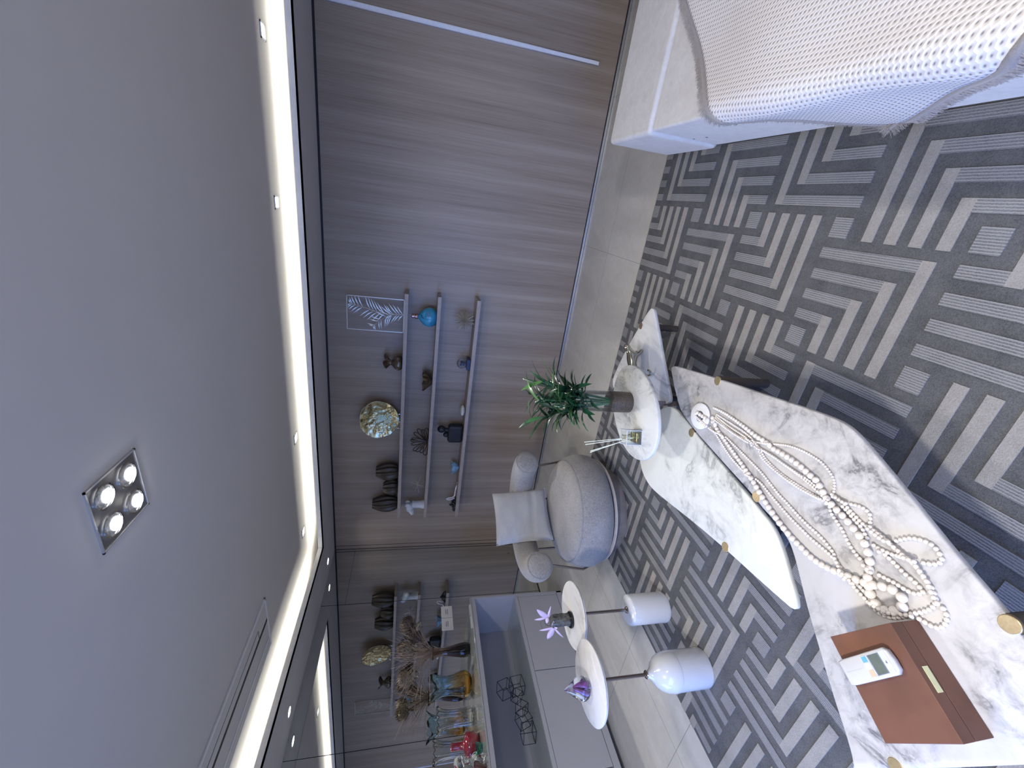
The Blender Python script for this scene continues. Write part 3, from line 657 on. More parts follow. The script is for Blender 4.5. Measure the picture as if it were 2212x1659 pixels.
# ------------------------------------------------------------------ coffee tables
def outline(pts, it=2):
    P = [Vector(p) for p in pts]
    for _ in range(it):
        Q = []
        for i in range(len(P)):
            a, b = P[i], P[(i+1) % len(P)]; Q += [a*.75+b*.25, a*.25+b*.75]
        P = Q
    out = [P[0]]
    for p in P[1:]:
        if (p-out[-1]).length > .004: out.append(p)
    if (out[0]-out[-1]).length < .004: out.pop()
    return [tuple(p) for p in out]
BIG = [(-.6615, 1.8162), (-.6501, 1.7966), (-.6438, 1.7748), (-.5831, 1.4868), (-.5341, 1.2199), (-.4929, 1.0067), (-.4803, .92), (-.4856, .8727), (-.503, .8221), (-.5599, .6868), (-.6321, .5303), (-.6853, .3962), (-.7118, .3546), (-0.7581, 0.248), (-0.79, 0.2011), (-0.8763, 0.2111), (-1.034, 0.2749), (-1.1315, 0.3139), (-1.3863, 0.4227), (-1.375, .425), (-1.3397, .4531), (-1.2433, .5707), (-1.1547, .6675), (-1.0996, .7286), (-1.0316, .7952), (-.9849, .8411), (-.9527, .8804), (-.9387, .9206), (-.9285, .9756), (-.9246, 1.0304), (-.9119, 1.0738), (-.8968, 1.2229), (-.8774, 1.3915), (-.8703, 1.462), (-.8577, 1.534), (-.8446, 1.5962), (-.8285, 1.6456), (-.8042, 1.6801), (-.7771, 1.7125), (-.7515, 1.7455), (-.7059, 1.7884), (-.6794, 1.8177)]
MID = [(-.8850, 1.3991), (-.9116, 1.2285), (-.9322, 1.0763), (-.9416, 1.0326), (-.9501, .9748), (-.9676, .9353), (-.9942, .8971), (-1.0232, .8631), (-1.0626, .822), (-1.0915, .7868), (-1.1213, .7619), (-1.1372, .7591), (-1.1475, .7671), (-1.1530, .7843), (-1.1773, .9127), (-1.2072, 1.0957), (-1.2497, 1.2987), (-1.3052, 1.519), (-1.3377, 1.6661), (-1.328, 1.7536), (-1.3013, 1.8119), (-1.20, 1.91), (-1.08, 1.91), (-.98, 1.865), (-.908, 1.80), (-.868, 1.76), (-.843, 1.70), (-.8534, 1.6165), (-.8637, 1.5371), (-.8806, 1.4656)]
LOW = [(-.4388, 2.175), (-.4450, 2.205), (-.5484, 2.2565), (-.7777, 2.3621), (-.9781, 2.4256), (-1.0228, 2.4235), (-1.0617, 2.3778), (-1.05, 2.20), (-.99, 1.98), (-.90, 1.825), (-.856, 1.775), (-.843, 1.772), (-.823, 1.7785), (-.782, 1.8205), (-.7217, 1.8837), (-.5935, 2.013), (-.452, 2.152)]
def coffee(label, poly, z, mname, caps, capmat='brass', th=.022):
    cx = sum(p[0] for p in poly)/len(poly); cy = sum(p[1] for p in poly)/len(poly)
    t = thing('coffee_table', label, 'coffee table', (cx, cy, 0), 'low marble coffee tables on the rug')
    MB().prism(outline(poly), z-th, z, .004).build('table_top', M[mname], t, ang=50)
    # thin metal tray under the stone
    c = Vector((cx, cy)); MB().prism(outline([tuple(c+(Vector(p)-c)*.93) for p in poly], 1), z-th-.008, z-th-.0005).build('support_frame', M['bronze'], t, smooth=False)
    for (x, y, lean) in caps:
        lg = MB().tube([(x, y, .0137), (x, y, z-.003)], [.019, .0225], 32).build('leg', M['bronze'], t)
        MB().lathe([(.0205, z-.003), (.0205, z+.0005), (.019, z+.0018), (0, z+.002)], (x, y, 0), 40).build('cap', M[capmat], lg)
    return t
coffee('largest coffee table, grey veined marble, with the bead garland and brown box', BIG, .28, 'mbig', [(-.590, 1.474, 0), (-.700, .385, 0), (-1.2438, .366, 0), (-.905, 1.068, 0)])
coffee('long white marble coffee table tucked beside the largest table', MID, .28, 'mmid', [(-.886, 1.517, 0), (-1.199, 1.101, 0), (-1.10, 1.83, 0)])
coffee('pointed grey marble coffee table at the far end, with the metal cat', LOW, .262, 'mlow', [(-.568, 2.252, 0), (-1.0, 2.28, 0), (-.96, 2.05, 0)], 'copper')
# raised pebble table
X, Y, Z = -.905, 1.764, .465
t = thing('raised_marble_table', 'small raised oval marble table above the others, holding the bamboo vase', 'side table', (X, Y, 0))
a, b_, ph = .272, .203, math.radians(64); ov = []
for k in range(72):
    th = 2*PI*k/72; u = a*math.cos(th); v = b_*math.sin(th); ov.append((X+u*math.cos(ph)-v*math.sin(ph), Y+u*math.sin(ph)+v*math.cos(ph)))
MB().prism(ov, Z-.022, Z, .004).build('table_top', M['mround'], t, ang=50)
sx, sy = -.872, 1.805
MB().obox((sx, sy, .229), (.009, .006, 0), (-.006, .009, 0), (0, 0, .214)).build('stem', simple('taupe_metal', (.20, .16, .15), .45, .3, var=.06), t, smooth=False, bevel=.001)
MB().lathe([(.05, .437), (.05, .442)], (sx, sy, 0), 32).build('mount', M['bronze'], t)
MB().obox((sx-.04, sy-.02, .019), (.07, .035, 0), (-.025, .05, 0), (0, 0, .005)).build('foot_plate', M['bronze'], t, smooth=False)

# ------------------------------------------------------------------ bead garland with stone ring
rx, ry = -.778, 1.487
t = thing('bead_garland', 'long tangled garland of pale wooden beads with a white stone ring on the largest table', 'bead garland', (rx, ry, .28))
rgm = MB().lathe([(.026, -.005), (.055, -.005), (.061, -.001), (.061, .003), (.055, .007), (.028, .007), (.024, .003), (.024, -.001), (.026, -.005)], (0, 0, 0), 56, cap=False)
R = Matrix.Rotation(math.radians(3), 3, Vector((1, 1, 0)).normalized()); rgm.v = [tuple(R @ Vector(p)+Vector((rx, ry, .2905))) for p in rgm.v]
rgm.build('stone_ring', simple('white_alabaster', (.78, .78, .80), .3, var=.05, scale=20), t)
bead_me = MB().ball((0, 0, 0), 1, 14, 9, sc=(1, 1, .9))
def bead_mesh():
    me = bpy.data.meshes.new('bead'); me.from_pydata(bead_me.v, [], bead_me.f); me.materials.append(M['bead'])
    me.polygons.foreach_set('use_smooth', [True]*len(me.polygons)); return me
BM = bead_mesh(); placed = []
def near_ring(x, y): return (x-rx)**2+(y-ry)**2 < .075**2
count = 0
for rad, path in STR:
    P = [Vector((x, y, 0)) for x, y in smooth_path([Vector((*p, 0)) for p in path], 1) for x, y in [(x, y)]] if False else [Vector((p.x, p.y, 0)) for p in smooth_path([Vector((*p, 0)) for p in path], 2)]
    tot = sum((b-a).length for a, b in zip(P, P[1:])); s = 0; i = 0; pos = 0
    def at(d):
        for a, b in zip(P, P[1:]):
            l = (b-a).length
            if d <= l: return a+(b-a)*(d/l if l else 0)
            d -= l
        return P[-1]
    while pos < tot:
        q = pos/tot*(len(rad)-1); k = min(int(q), len(rad)-2) if len(rad) > 1 else 0
        r = rad[k]+(rad[k+1]-rad[k])*(q-k) if len(rad) > 1 else rad[0]
        p = at(pos); z = .2805+r*.9+(.014 if near_ring(p.x, p.y) else 0)
        placed.append((p.x, p.y, z, r)); pos += r*1.96
small = []
for si, path in enumerate(SML):
    P = smooth_path([Vector((*p, 0)) for p in path], 2)
    tot = sum((b-a).length for a, b in zip(P, P[1:])); pos = 0
    acc = [0]
    for a, b in zip(P, P[1:]): acc.append(acc[-1]+(b-a).length)
    k = 0
    while pos < tot:
        while acc[k+1] < pos: k += 1
        l = acc[k+1]-acc[k]; p = P[k]+(P[k+1]-P[k])*((pos-acc[k])/l if l else 0)
        r = .0052 if p.y > 1.0 else (.0052+(1.0-p.y)*.0022)
        if si >= 4: r = .0047
        z = .2805+r*.9
        hit = [q for q in placed if abs(q[0]-p.x) < q[3]+r*.6 and abs(q[1]-p.y) < q[3]+r*.6 and (q[0]-p.x)**2+(q[1]-p.y)**2 < (q[3]*.9+r*.6)**2]
        if hit: z = max(z, max(q[2]+q[3]*.55+r*.5 for q in hit[:2]))
        if near_ring(p.x, p.y): z = max(z, .299)
        hs = [q for q in small if q[4] != si and abs(q[0]-p.x) < r*1.5 and abs(q[1]-p.y) < r*1.5]
        if hs: z = max(z, min(.30, max(q[2] for q in hs)+r*1.3))
        small.append((p.x, p.y, z, r, si)); pos += r*2.0
placed.sort(key=lambda q: -q[3]/(math.sqrt(q[0]**2+q[1]**2+1.32**2)))
for (x, y, z, r) in placed[:100]:
    o = bpy.data.objects.new('bead', BM); COL.objects.link(o); o.parent = t
    o.location = Vector((x, y, z))-Vector(t.location); o.scale = (r, r, r); o.rotation_euler = (random.uniform(0, .4), random.uniform(0, .4), random.uniform(0, 6))
sb = MB()
for q in placed[100:]: sb.ball(q[:3], q[3], 10, 7, sc=(1, 1, .9))
for q in small: sb.ball(q[:3], q[3], 10, 6, sc=(1, 1, .92))
o = sb.build('small_beads', M['bead'], t, auto=False); o['kind'] = 'stuff'

# ------------------------------------------------------------------ brown box and remote
M['boxl'] = simple('brown_leather', (.135, .056, .033), .55, var=.18, scale=9, bmp=.1)
A_, B_ = Vector((-.8457, .5051, 0)), Vector((-.9497, .2906, 0)); dv = (B_-A_); nv = Vector((-dv.y, dv.x, 0)).normalized()
if nv.x > 0: nv = -nv
wd = .198; t = thing('keepsake_box', 'brown leather box with a pale paper strip on the largest coffee table', 'box', ((A_+B_)/2+nv*wd/2)+Vector((0, 0, .28)))
def slab(z0, z1, e=0):
    c = (A_+B_)/2+nv*wd/2; return MB().obox((c.x, c.y, (z0+z1)/2), dv/2*(1+e), nv*(wd/2*(1+e)), (0, 0, (z1-z0)/2))
slab(.281, .338).build('body', M['boxl'], t, smooth=False, bevel=.0015)
slab(.3395, .378).build('lid', M['boxl'], t, smooth=False, bevel=.0015)
lab = MB(); p0 = A_+dv*.40-nv*.0006; p1 = A_+dv*.62-nv*.0006
lab.obox(((p0.x+p1.x)/2, (p0.y+p1.y)/2, .3535), (p1-p0)/2, -nv*.0006, (0, 0, .0085)).build('paper_strip', simple('yellowed_paper', (.66, .64, .36), .8, var=.05), t, smooth=False)
# remote control lying across the lid
r0 = Vector((-1.060, .512, 0)); r1 = Vector((-.908, .452, 0)); ax = (r1-r0).normalized(); sd = Vector((-ax.y, ax.x, 0)); ln = (r1-r0).length; zr = .379
t = thing('remote_control', 'white remote control with a small grey screen lying on the brown box', 'remote control', ((r0+r1)/2+Vector((0, 0, zr))))
hw = .0300
pts = [(0, -hw*.93), (ln*.1, -hw), (ln*.92, -hw), (ln*.985, -hw*.72), (ln, 0), (ln*.985, hw*.72), (ln*.92, hw), (ln*.1, hw), (0, hw*.93)]
MB().prism([tuple((r0+ax*u+sd*v).to_2d()) for u, v in pts], zr, zr+.017, .004).build('body', simple('white_plastic', (.50, .50, .52), .3, var=.01), t, ang=60)
def rp(u0, u1, v0, v1, z, h, nm, mt):
    c = r0+ax*((u0+u1)/2)+sd*((v0+v1)/2); return MB().obox((c.x, c.y, z), ax*(u1-u0)/2, sd*(v1-v0)/2, (0, 0, h)).build(nm, mt, t, smooth=False)
zt = zr+.017
rp(ln*.46, ln*.93, -hw*.80, hw*.80, zt+.0002, .0005, 'face_plate', simple('pale_grey_plastic', (.50, .52, .56), .35))
rp(ln*.62, ln*.80, -hw*.70, hw*.70, zt+.001, .0004, 'screen', simple('lcd', (.12, .14, .12), .2, var=.1))
rp(ln*.60, ln*.82, -hw*.75, hw*.75, zt+.0006, .0004, 'screen_border', simple('lcd_border', (.16, .19, .24), .3))
rp(ln*.48, ln*.57, hw*.32, hw*.74, zt+.0009, .0003, 'blue_sticker', simple('teal_print', (.12, .36, .45), .5))
rp(ln*.48, ln*.57, -hw*.74, -hw*.25, zt+.0009, .0003, 'orange_sticker', simple('orange_print', (.62, .42, .30), .5))
rp(ln*.49, ln*.56, -hw*.18, hw*.24, zt+.0009, .0003, 'white_sticker', M['paper'])
rp(ln*.06, ln*.40, -.0004, .0004, zt+.0001, .0002, 'cover_groove', simple('groove', (.4, .4, .42), .6))
c = r0+ax*(ln*.88); MB().add([tuple(c+sd*.004+Vector((0, 0, zt+.001))), tuple(c-sd*.004+ax*.001+Vector((0, 0, zt+.001))), tuple(c-sd*.002-ax*.004+Vector((0, 0, zt+.001)))], [(0, 1, 2)]).build('emblem', M['ink'], t, smooth=False)
# ------------------------------------------------------------------ bamboo vase
X, Y = -.885, 1.826
t = thing('bamboo_in_vase', 'green bamboo plant in a tall clear glass vase on the raised table', 'potted plant', (X, Y, .465))
R_ = .055
MB().lathe([(0, .4655), (R_-.001, .4655), (R_, .468), (R_+.001, .60), (R_, .760), (R_-.003, .762), (R_-.004, .757), (R_-.004, .6)], (X, Y, 0), 48, cap=False).build('vase', thin_glass('vase_glass', (.96, .98, .98), .2), t)
MB().lathe([(R_-.001, .760), (R_+.0008, .763), (R_-.001, .766), (R_-.0035, .763), (R_-.001, .760)], (X, Y, 0), 48, cap=False).build('rim', M['glassrim'] if 'glassrim' in M else thin_glass('rim_glass', (.75, .80, .84), .8), t)
MB().lathe([(0, .4665), (R_+.0006, .4665), (R_+.0014, .50), (R_+.0014, .578), (R_-.006, .585), (0, .583)], (X, Y, 0), 40).build('substrate', simple('dark_gravel', (.060, .045, .032), .5, var=.75, scale=190, bmp=.8, bscale=200, coat=.4), t)
M['cane'] = simple('bamboo_cane', (.030, .105, .050), .35, var=.25, scale=18, coat=.3)
M['leaf'] = simple('bamboo_leaf', (.012, .062, .026), .34, var=.6, scale=9, coat=.35, spec=.5)
M['leaf2'] = simple('young_bamboo_leaf', (.075, .21, .05), .35, var=.3, scale=9, coat=.3)
random.seed(21)
nst = 11
for k in range(nst):
    a = 2*PI*k/nst+random.uniform(-.2, .2); rr = .030*math.sqrt(random.uniform(.2, 1)); lean = random.uniform(.07, .12)
    b0 = Vector((X+rr*math.cos(a)*.6, Y+rr*math.sin(a)*.6, .575)); h = random.uniform(.27, .40) if k % 3 else random.uniform(.38, .43)
    tp = Vector((X+math.cos(a)*lean*(.6+h), Y+math.sin(a)*lean*(.6+h), .575+h))
    pts = [b0.lerp(tp, j/10)+Vector((math.cos(a), math.sin(a), 0))*-.008*math.sin(PI*j/10) for j in range(11)]
    st = MB().tube(pts, [.0042-.0002*j for j in range(11)], 10)
    for j in (2, 4, 6, 8): st.lathe([(.004, -.001), (.0052, 0), (.004, .001)], pts[j], 10, cap=False)
    so = st.build('cane', M['cane'], t)
    lf = MB()
    for j in range(12):
        q = .44+.56*j/11; p = b0.lerp(tp, q); la = a+random.uniform(-1.5, 1.5)+(j % 2)*PI*.8
        el = .25+random.uniform(.2, .9)*(.6+.5*q); d = (math.cos(la)*math.cos(el), math.sin(la)*math.cos(el), math.sin(el))
        young = (j == 11 and k % 3 == 0)
        lf.blade(p, d, (0, 0, 1), random.uniform(.11, .19)*(.75+.3*q), random.uniform(.019, .028), random.uniform(.2, 1.25), 9, 1 if (young or random.random() < .10) else 0, .3)
    lf.build('foliage', [M['leaf'], M['leaf2']], so)
# reed diffuser
t = thing('reed_diffuser', 'square clear glass scent bottle with pale reeds on the raised table', 'diffuser', (-1.0, 1.655, .465))
cx, cy, hs = -.998, 1.652, .036; an = math.radians(24); ux = Vector((math.cos(an), math.sin(an), 0)); uy = Vector((-math.sin(an), math.cos(an), 0)); c = Vector((cx, cy, 0))
tg = thin_glass('diffuser_glass', (.95, .97, .97), .25)
sh = MB()
for s, u, w in ((1, ux, uy), (-1, ux, uy), (1, uy, ux), (-1, uy, ux)):
    sh.obox(c+u*s*hs+Vector((0, 0, .508)), u*.0022, w*hs, (0, 0, .0415))
sh.obox(c+Vector((0, 0, .4690)), ux*hs, uy*hs, (0, 0, .0030))
sh.build('bottle', tg, t, smooth=False, bevel=.001)
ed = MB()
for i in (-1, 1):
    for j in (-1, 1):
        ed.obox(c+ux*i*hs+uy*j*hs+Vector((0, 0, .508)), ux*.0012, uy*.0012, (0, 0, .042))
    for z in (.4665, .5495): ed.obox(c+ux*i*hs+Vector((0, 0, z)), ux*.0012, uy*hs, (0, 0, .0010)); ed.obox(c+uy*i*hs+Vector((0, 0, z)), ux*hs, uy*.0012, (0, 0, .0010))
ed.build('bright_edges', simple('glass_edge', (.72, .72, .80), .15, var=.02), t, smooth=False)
MB().obox(c+Vector((0, 0, .484)), ux*.026, uy*.026, (0, 0, .011)).build('scented_oil', glass('amber_oil', (.95, .80, .38)), t, smooth=False, bevel=.004)
MB().lathe([(.017, .497), (.017, .515), (.011, .525), (.011, .553), (.014, .555)], (cx, cy, 0), 28, cap=False).build('inner_neck', thin_glass('neck_glass', (.9, .88, .8), .4), t)
for tip in ((-1.045, 1.672, .745), (-1.062, 1.676, .735), (-1.103, 1.68, .695), (-1.118, 1.69, .69)):
    MB().tube([(cx+random.uniform(-.004, .004), cy+random.uniform(-.004, .004), .478), tip], .0019, 8).build('reed', simple('reed_stick', (.82, .82, .62), .6) if 'reed_' not in M else M['reed_'], t)

# metal cat
M['cat'] = simple('polished_champagne_metal', (.40, .38, .30), .14, 1, var=.05)
Zt = .262
t = thing('metal_cat', 'polished champagne metal cat with a curled tail on the pointed table', 'figurine', (-.76, 2.12, Zt))
def z_(h): return Zt+h
nd = [(-.815, 2.115, z_(.050), .019), (-.775, 2.140, z_(.054), .0155), (-.735, 2.165, z_(.053), .018), (-.708, 2.182, z_(.062), .0125), (-.688, 2.194, z_(.078), .0145), (-.670, 2.203, z_(.074), .009),   # 0-5 rump..muzzle
      (-.722, 2.150, z_(.030), .0095), (-.705, 2.150, z_(.014), .0075), (-.686, 2.156, z_(.006), .0065),       # 6-8 near fore leg
      (-.730, 2.190, z_(.030), .0095), (-.728, 2.198, z_(.012), .0075), (-.714, 2.206, z_(.006), .0065),       # 9-11
      (-.825, 2.090, z_(.028), .011), (-.838, 2.085, z_(.012), .0075), (-.822, 2.082, z_(.006), .0065),        # 12-14
      (-.835, 2.135, z_(.028), .011), (-.848, 2.140, z_(.012), .0075), (-.834, 2.146, z_(.006), .0065),        # 15-17
      (-.826, 2.085, z_(.058), .0075), (-.815, 2.045, z_(.045), .0055), (-.800, 2.012, z_(.022), .005), (-.785, 1.992, z_(.010), .005), (-.768, 1.984, z_(.012), .0048), (-.757, 1.994, z_(.022), .0045), (-.763, 2.005, z_(.028), .004),   # 18-24 tail
      ]
nd = [(x, y, z_((z-Zt)*1.18), r*(1.65 if k in (0, 1, 2, 4) else 1.45) if k < 18 else r*1.3) for k, (x, y, z, r) in enumerate(nd)]
eg = [(0, 1), (1, 2), (2, 3), (3, 4), (4, 5), (2, 6), (6, 7), (7, 8), (2, 9), (9, 10), (10, 11), (0, 12), (12, 13), (13, 14), (0, 15), (15, 16), (16, 17), (0, 18), (18, 19), (19, 20), (20, 21), (21, 22), (22, 23), (23, 24)]
body = skin('body', nd, eg, M['cat'], t)
e = MB()
for s in (-1, 1):
    p = Vector((-.690, 2.194, z_(.090)))+Vector((-.52, .85, 0))*.008*s; e.lathe([(.0055, -.004), (.004, .004), (.0, .011)], p, 10)
e.build('ears', M['cat'], t)

# ------------------------------------------------------------------ armchair
CX, CY = -2.145, 2.43
bd = Vector((-.86, .51, 0)); ld = Vector((.51, .86, 0)); cc = Vector((CX, CY, 0))
t = thing('swivel_armchair', 'round grey upholstered armchair with tubular back and loose cushion', 'armchair', (CX, CY, 0))
MB().lathe([(.30, .0136), (.315, .0140), (.318, .02), (.318, .122), (.31, .125)], (CX, CY, 0), 72).build('plinth', M['plinth'], t)
MB().lathe([(.33, .1255), (.388, .1260), (.396, .131), (.396, .139), (.390, .143), (.33, .1435)], (CX, CY, 0), 80).build('seat_ring', M['ring'], t)
MB().lathe([(.30, .143), (.375, .144), (.375, .150), (.30, .151)], (CX, CY, 0), 64).build('shadow_gap', M['black'], t)
def seatfn(th, i, r, z):
    v = Vector((math.cos(th), math.sin(th), 0)); k = v.dot(bd); lim = .36 if z > .30 else .385
    if k > 0 and r*k > lim: r = r+(lim/k-r)*.92
    return (r, z, 0)
MB().lathe([(.30, .150), (.37, .151), (.402, .165), (.422, .20), (.430, .245), (.428, .295), (.416, .34), (.397, .380), (.388, .392), (.383, .396), (.376, .404), (.352, .420), (.300, .434), (.20, .442), (.08, .445), (0, .445)], (CX, CY, 0), 96, seatfn).build('seat', M['chair'], t, ang=60)
MB().lathe([(.3845, .3905), (.3885, .3945), (.3825, .4005)], (CX, CY, 0), 96, seatfn, cap=False).build('seat_seam', simple('grey_piping', (.22, .22, .235), .9), t)
# tubular back: a horseshoe bolster
N_ = 40; bol = MB(); pts = []; rs = []
for i in range(N_+1):
    a = PI*(-.02+1.04*i/N_); lx = .405*math.cos(a); bx = .06+.36*math.sin(a)
    pts.append(cc+ld*lx+bd*bx+Vector((0, 0, .645-.01*math.sin(a)))); rs.append(.100)
vs = []; n = 40
m = MB()
def capprof(p, d, r):  # rounded ends
    return [(p+d*x, r*y) for x, y in ((0, 1), (.018, .985), (.034, .93), (.045, .84), (.052, .70), (.056, .45), (.058, .15))]
d0 = (pts[0]-pts[1]).normalized(); d1 = (pts[-1]-pts[-2]).normalized()
P_ = [q[0] for q in reversed(capprof(pts[0], d0, .1))]+pts[1:-1]+[q[0] for q in capprof(pts[-1], d1, .1)]
Rr = [q[1] for q in reversed(capprof(pts[0], d0, .1))]+rs[1:-1]+[q[1] for q in capprof(pts[-1], d1, .1)]
m.tube(P_, Rr, 40).build('back_bolster', M['chair'], t, ang=60)
for p, d in ((pts[0], d0), (pts[-1], d1)):
    m = MB(); u = Vector((0, 0, 1)); w = d.cross(u); cp = p+d*.036
    m.tube([cp+(u*math.cos(2*PI*k/40)+w*math.sin(2*PI*k/40))*.0935 for k in range(40)], .0022, 6, closed=True).build('end_seam', M['chair'], t)
for s, bx in ((1, .05), (-1, .05), (.55, .34), (-.55, .34)):
    p = cc+ld*(.375*s)+bd*bx
    q = cc+ld*(.39*s)+bd*(bx+.01)
    MB().tube([(p.x, p.y, .132), (p.x, p.y, .30) if abs(s) < 1 else (p.x+ld.x*.065*s, p.y+ld.y*.065*s, .30), (q.x, q.y, .575)], .0085, 12).build('back_bracket', M['stem'], t)
# loose cushion
def cushion(name, cen, ux, uy, w, h, th, mat, label):
    t = thing(name, label, 'cushion', cen); un = ux.cross(uy).normalized(); cen = Vector(cen)
    m = MB(); n = 26
    def f(sgn):
        def g(u, v):
            a, b = 2*u-1, 2*v-1; k = (max(0, 1-abs(a)**2.6)*max(0, 1-abs(b)**2.6))**.42
            ps = 1-.055*(1-abs(b)**2)*(abs(a)**3); pt = 1-.055*(1-abs(a)**2)*(abs(b)**3)
            wr = .0012*math.sin(a*5+b*7)*k+.0015*math.sin(b*17-a*5)*(1-k)
            sag = .016*math.exp(-((b+.40+.05*math.sin(a*3))/.07)**2)*(-sgn)*k
            return tuple(cen+ux*(a*w/2*ps)+uy*(b*h/2*pt)+un*(sgn*th/2*k+wr+sag))
        return g
    m.sheet(f(1), n, n); m.sheet(f(-1), n, n); m.build('cover', mat, t, auto=False)
    sm = MB(); pp = []
    for k in range(4*n):
        s_, e_ = divmod(k, n); q = 2*e_/n-1; a, b = ((q, -1), (1, q), (-q, 1), (-1, -q))[s_]
        ps = 1-.055*(1-abs(b)**2)*(abs(a)**3); pt = 1-.055*(1-abs(a)**2)*(abs(b)**3)
        wr = .0015*math.sin(b*17-a*5)
        pp.append(cen+ux*(a*w/2*ps)+uy*(b*h/2*pt)+un*wr)
    sm.tube(pp, .0032, 6, closed=True).build('piping', mat, t)
    return t
ang = math.radians(15); upv = (Vector((0, 0, 1))*math.cos(ang)+bd*math.sin(ang)).normalized()
lu = (ld*math.cos(.06)+bd*math.sin(.06)).normalized()
cen = cc+bd*.255+ld*.035+Vector((0, 0, .675))
cushion('seat_back_cushion', cen, lu, upv, .44, .455, .15, M['cushion'], 'square light grey cushion standing against the armchair back')

# ------------------------------------------------------------------ sofa
t = thing('chaise_sofa', 'long low off-white sofa with rounded edges and a thick end arm', 'sofa', (1.0, 1.2, 0))
def rbox(name, x0, x1, y0, y1, z0, z1, r, mat, parent, seg=5):
    o = MB().box(x0, x1, y0, y1, z0, z1).build(name, mat, parent); q = o.modifiers.new('bevel', 'BEVEL'); q.width = r; q.segments = seg; q.limit_method = 'NONE'; return o
rbox('end_arm', .435, 1.75, 2.345, 2.860, .035, .462, .024, M['sofa'], t, 8)
rbox('seat_block', .450, 1.75, -.55, 2.338, .045, .448, .013, M['sofa'], t, 8)
rbox('backrest', 1.52, 1.85, -.55, 2.86, .05, .66, .06, M['sofa'], t, 8)
MB().box(.52, 1.7, -.45, 2.75, .0137, .05).build('base', M['black'], t, smooth=False)
for y, z, r in ((2.307, .215, .0065), (2.214, .202, .0065), (1.170, .105, .0085)):
    MB().lathe([(r, -.002), (r, .001), (0, .0012)], (.4505, y, z), 16, axis=(-1, 0, 0)).build('grommet', M['darkmetal'], t)

# throw blanket draped over the seat front
XE, ZE = .450, .445
def drape(Yv, s, off):
    R0 = .045
    if s > R0: p = Vector((XE+s, Yv, ZE)); n = Vector((0, 0, 1))
    elif s > -R0:
        q = (R0-s)/(2*R0)*PI/2; n = Vector((-math.sin(q), 0, math.cos(q))); p = Vector((XE+R0, Yv, ZE-R0))+n*R0
    else:
        z = ZE+s; n = Vector((-1, 0, 0))
        if z > .03: p = Vector((XE, Yv, z))
        else: p = Vector((XE-(.03-z)*.9, Yv, .03-min(.012, (.03-z)*.2))); n = Vector((-.5, 0, .86))
    return p+n*off
CY0, CS0 = 1.395, -.448
AD = Vector((.680, .733)); BD_ = Vector((-.79, .613))
LA, LB = 1.62, 2.0
def bl(a, b, off=.0):
    Yv = CY0+a*AD.x+b*BD_.x; s = CS0+a*AD.y+b*BD_.y
    # left border bulges a little where it rolls over the edge
    k = math.exp(-((s+.05)/.22)**2)*max(0, 1-b/.35); Yv += .02*k*min(1, a/.35); Yv = min(Yv, 2.33)
    k2 = math.exp(-((s+.15)/.25)**2)*max(0, 1-a/.35); Yv -= .03*k2
    o = .011+.006*math.sin(a*11+b*4)+.005*math.sin(b*13-a*3)+(.022*math.exp(-((s+.02)/.12)**2) if s < .25 else 0)
    return drape(Yv, s, o+off)
t = thing('throw_blanket', 'cream waffle-knit throw with taupe fringe draped over the white sofa', 'blanket', (.45, 1.395, .02))
TR = .016
nu, nv = 110, 130
m = MB(); m.sheet(lambda u, v: tuple(bl(TR+u*(LA-TR), TR+v*(LB-TR))), nu, nv)
o = m.build('knit_cloth', M['weave'], t, auto=False, solid=.006)
uvl = o.data.uv_layers.new(name='UVMap')
for poly in o.data.polygons:
    for li in poly.loop_indices:
        vi = o.data.loops[li].vertex_index; j, i = divmod(vi, nu+1); uvl.data[li].uv = (TR+i/nu*(LA-TR), TR+j/nv*(LB-TR))
m = MB(); m.sheet(lambda u, v: tuple(bl(u*LA, v*TR*1.1, .003)), 150, 2); m.sheet(lambda u, v: tuple(bl(v*TR*1.1, u*LB, .003)), 150, 2)
m.build('trim_band', M['trim'], t, auto=False, solid=.006)
m = MB(); random.seed(11)
def strand(p, q, w):
    p = Vector(p); q = Vector(q); sd = (q-p).cross(Vector((-.5, -.3, .8)))
    if sd.length < 1e-6: return
    sd = sd.normalized()*w; m.add([p-sd, p+sd, q+sd*.4, q-sd*.4], [(0, 1, 2, 3)])
for k in range(2600):
    a = random.uniform(0, LA); ln = random.uniform(.016, .030); sk = random.uniform(-.010, .010)
    strand(bl(a, .002, random.uniform(0, .006)), bl(a+sk, -ln, random.uniform(-.008, .010)), .0012)
for k in range(3000):
    b = random.uniform(0, LB); ln = random.uniform(.016, .032); sk = random.uniform(-.010, .010)
    strand(bl(.002, b, random.uniform(0, .006)), bl(-ln, b+sk, random.uniform(-.006, .012)), .0012)
m.build('fringe', M['fringe'], t, smooth=False)
# ------------------------------------------------------------------ wall shelves
def shelf(z0, z1, label):
    t = thing('wall_shelf', label, 'shelf', (-2.21, ROOM_Y1-.1, z0), 'thin shelves on the wood wall')
    MB().box(-3.54, -.886, ROOM_Y1-.205, ROOM_Y1, z0, z1).build('board', M['shelf'], t, smooth=False, bevel=.001)
    MB().box(-3.54, -.886, ROOM_Y1-.209, ROOM_Y1-.205, z0-.001, z1+.001).build('front_edge', M['shelfedge'], t, smooth=False)
M['shelfedge'] = simple('shelf_edge_band', (.36, .31, .285), .45, var=.08, scale=25)
shelf(1.686, 1.718, 'top thin wooden wall shelf, with the gold plate')
shelf(1.383, 1.414, 'middle thin wooden wall shelf, with the blue bottle')
shelf(1.007, 1.040, 'lowest thin wooden wall shelf, with the black figure sculpture')
Z1, Z2, Z3, YI = 1.7185, 1.4145, 1.0405, 4.02

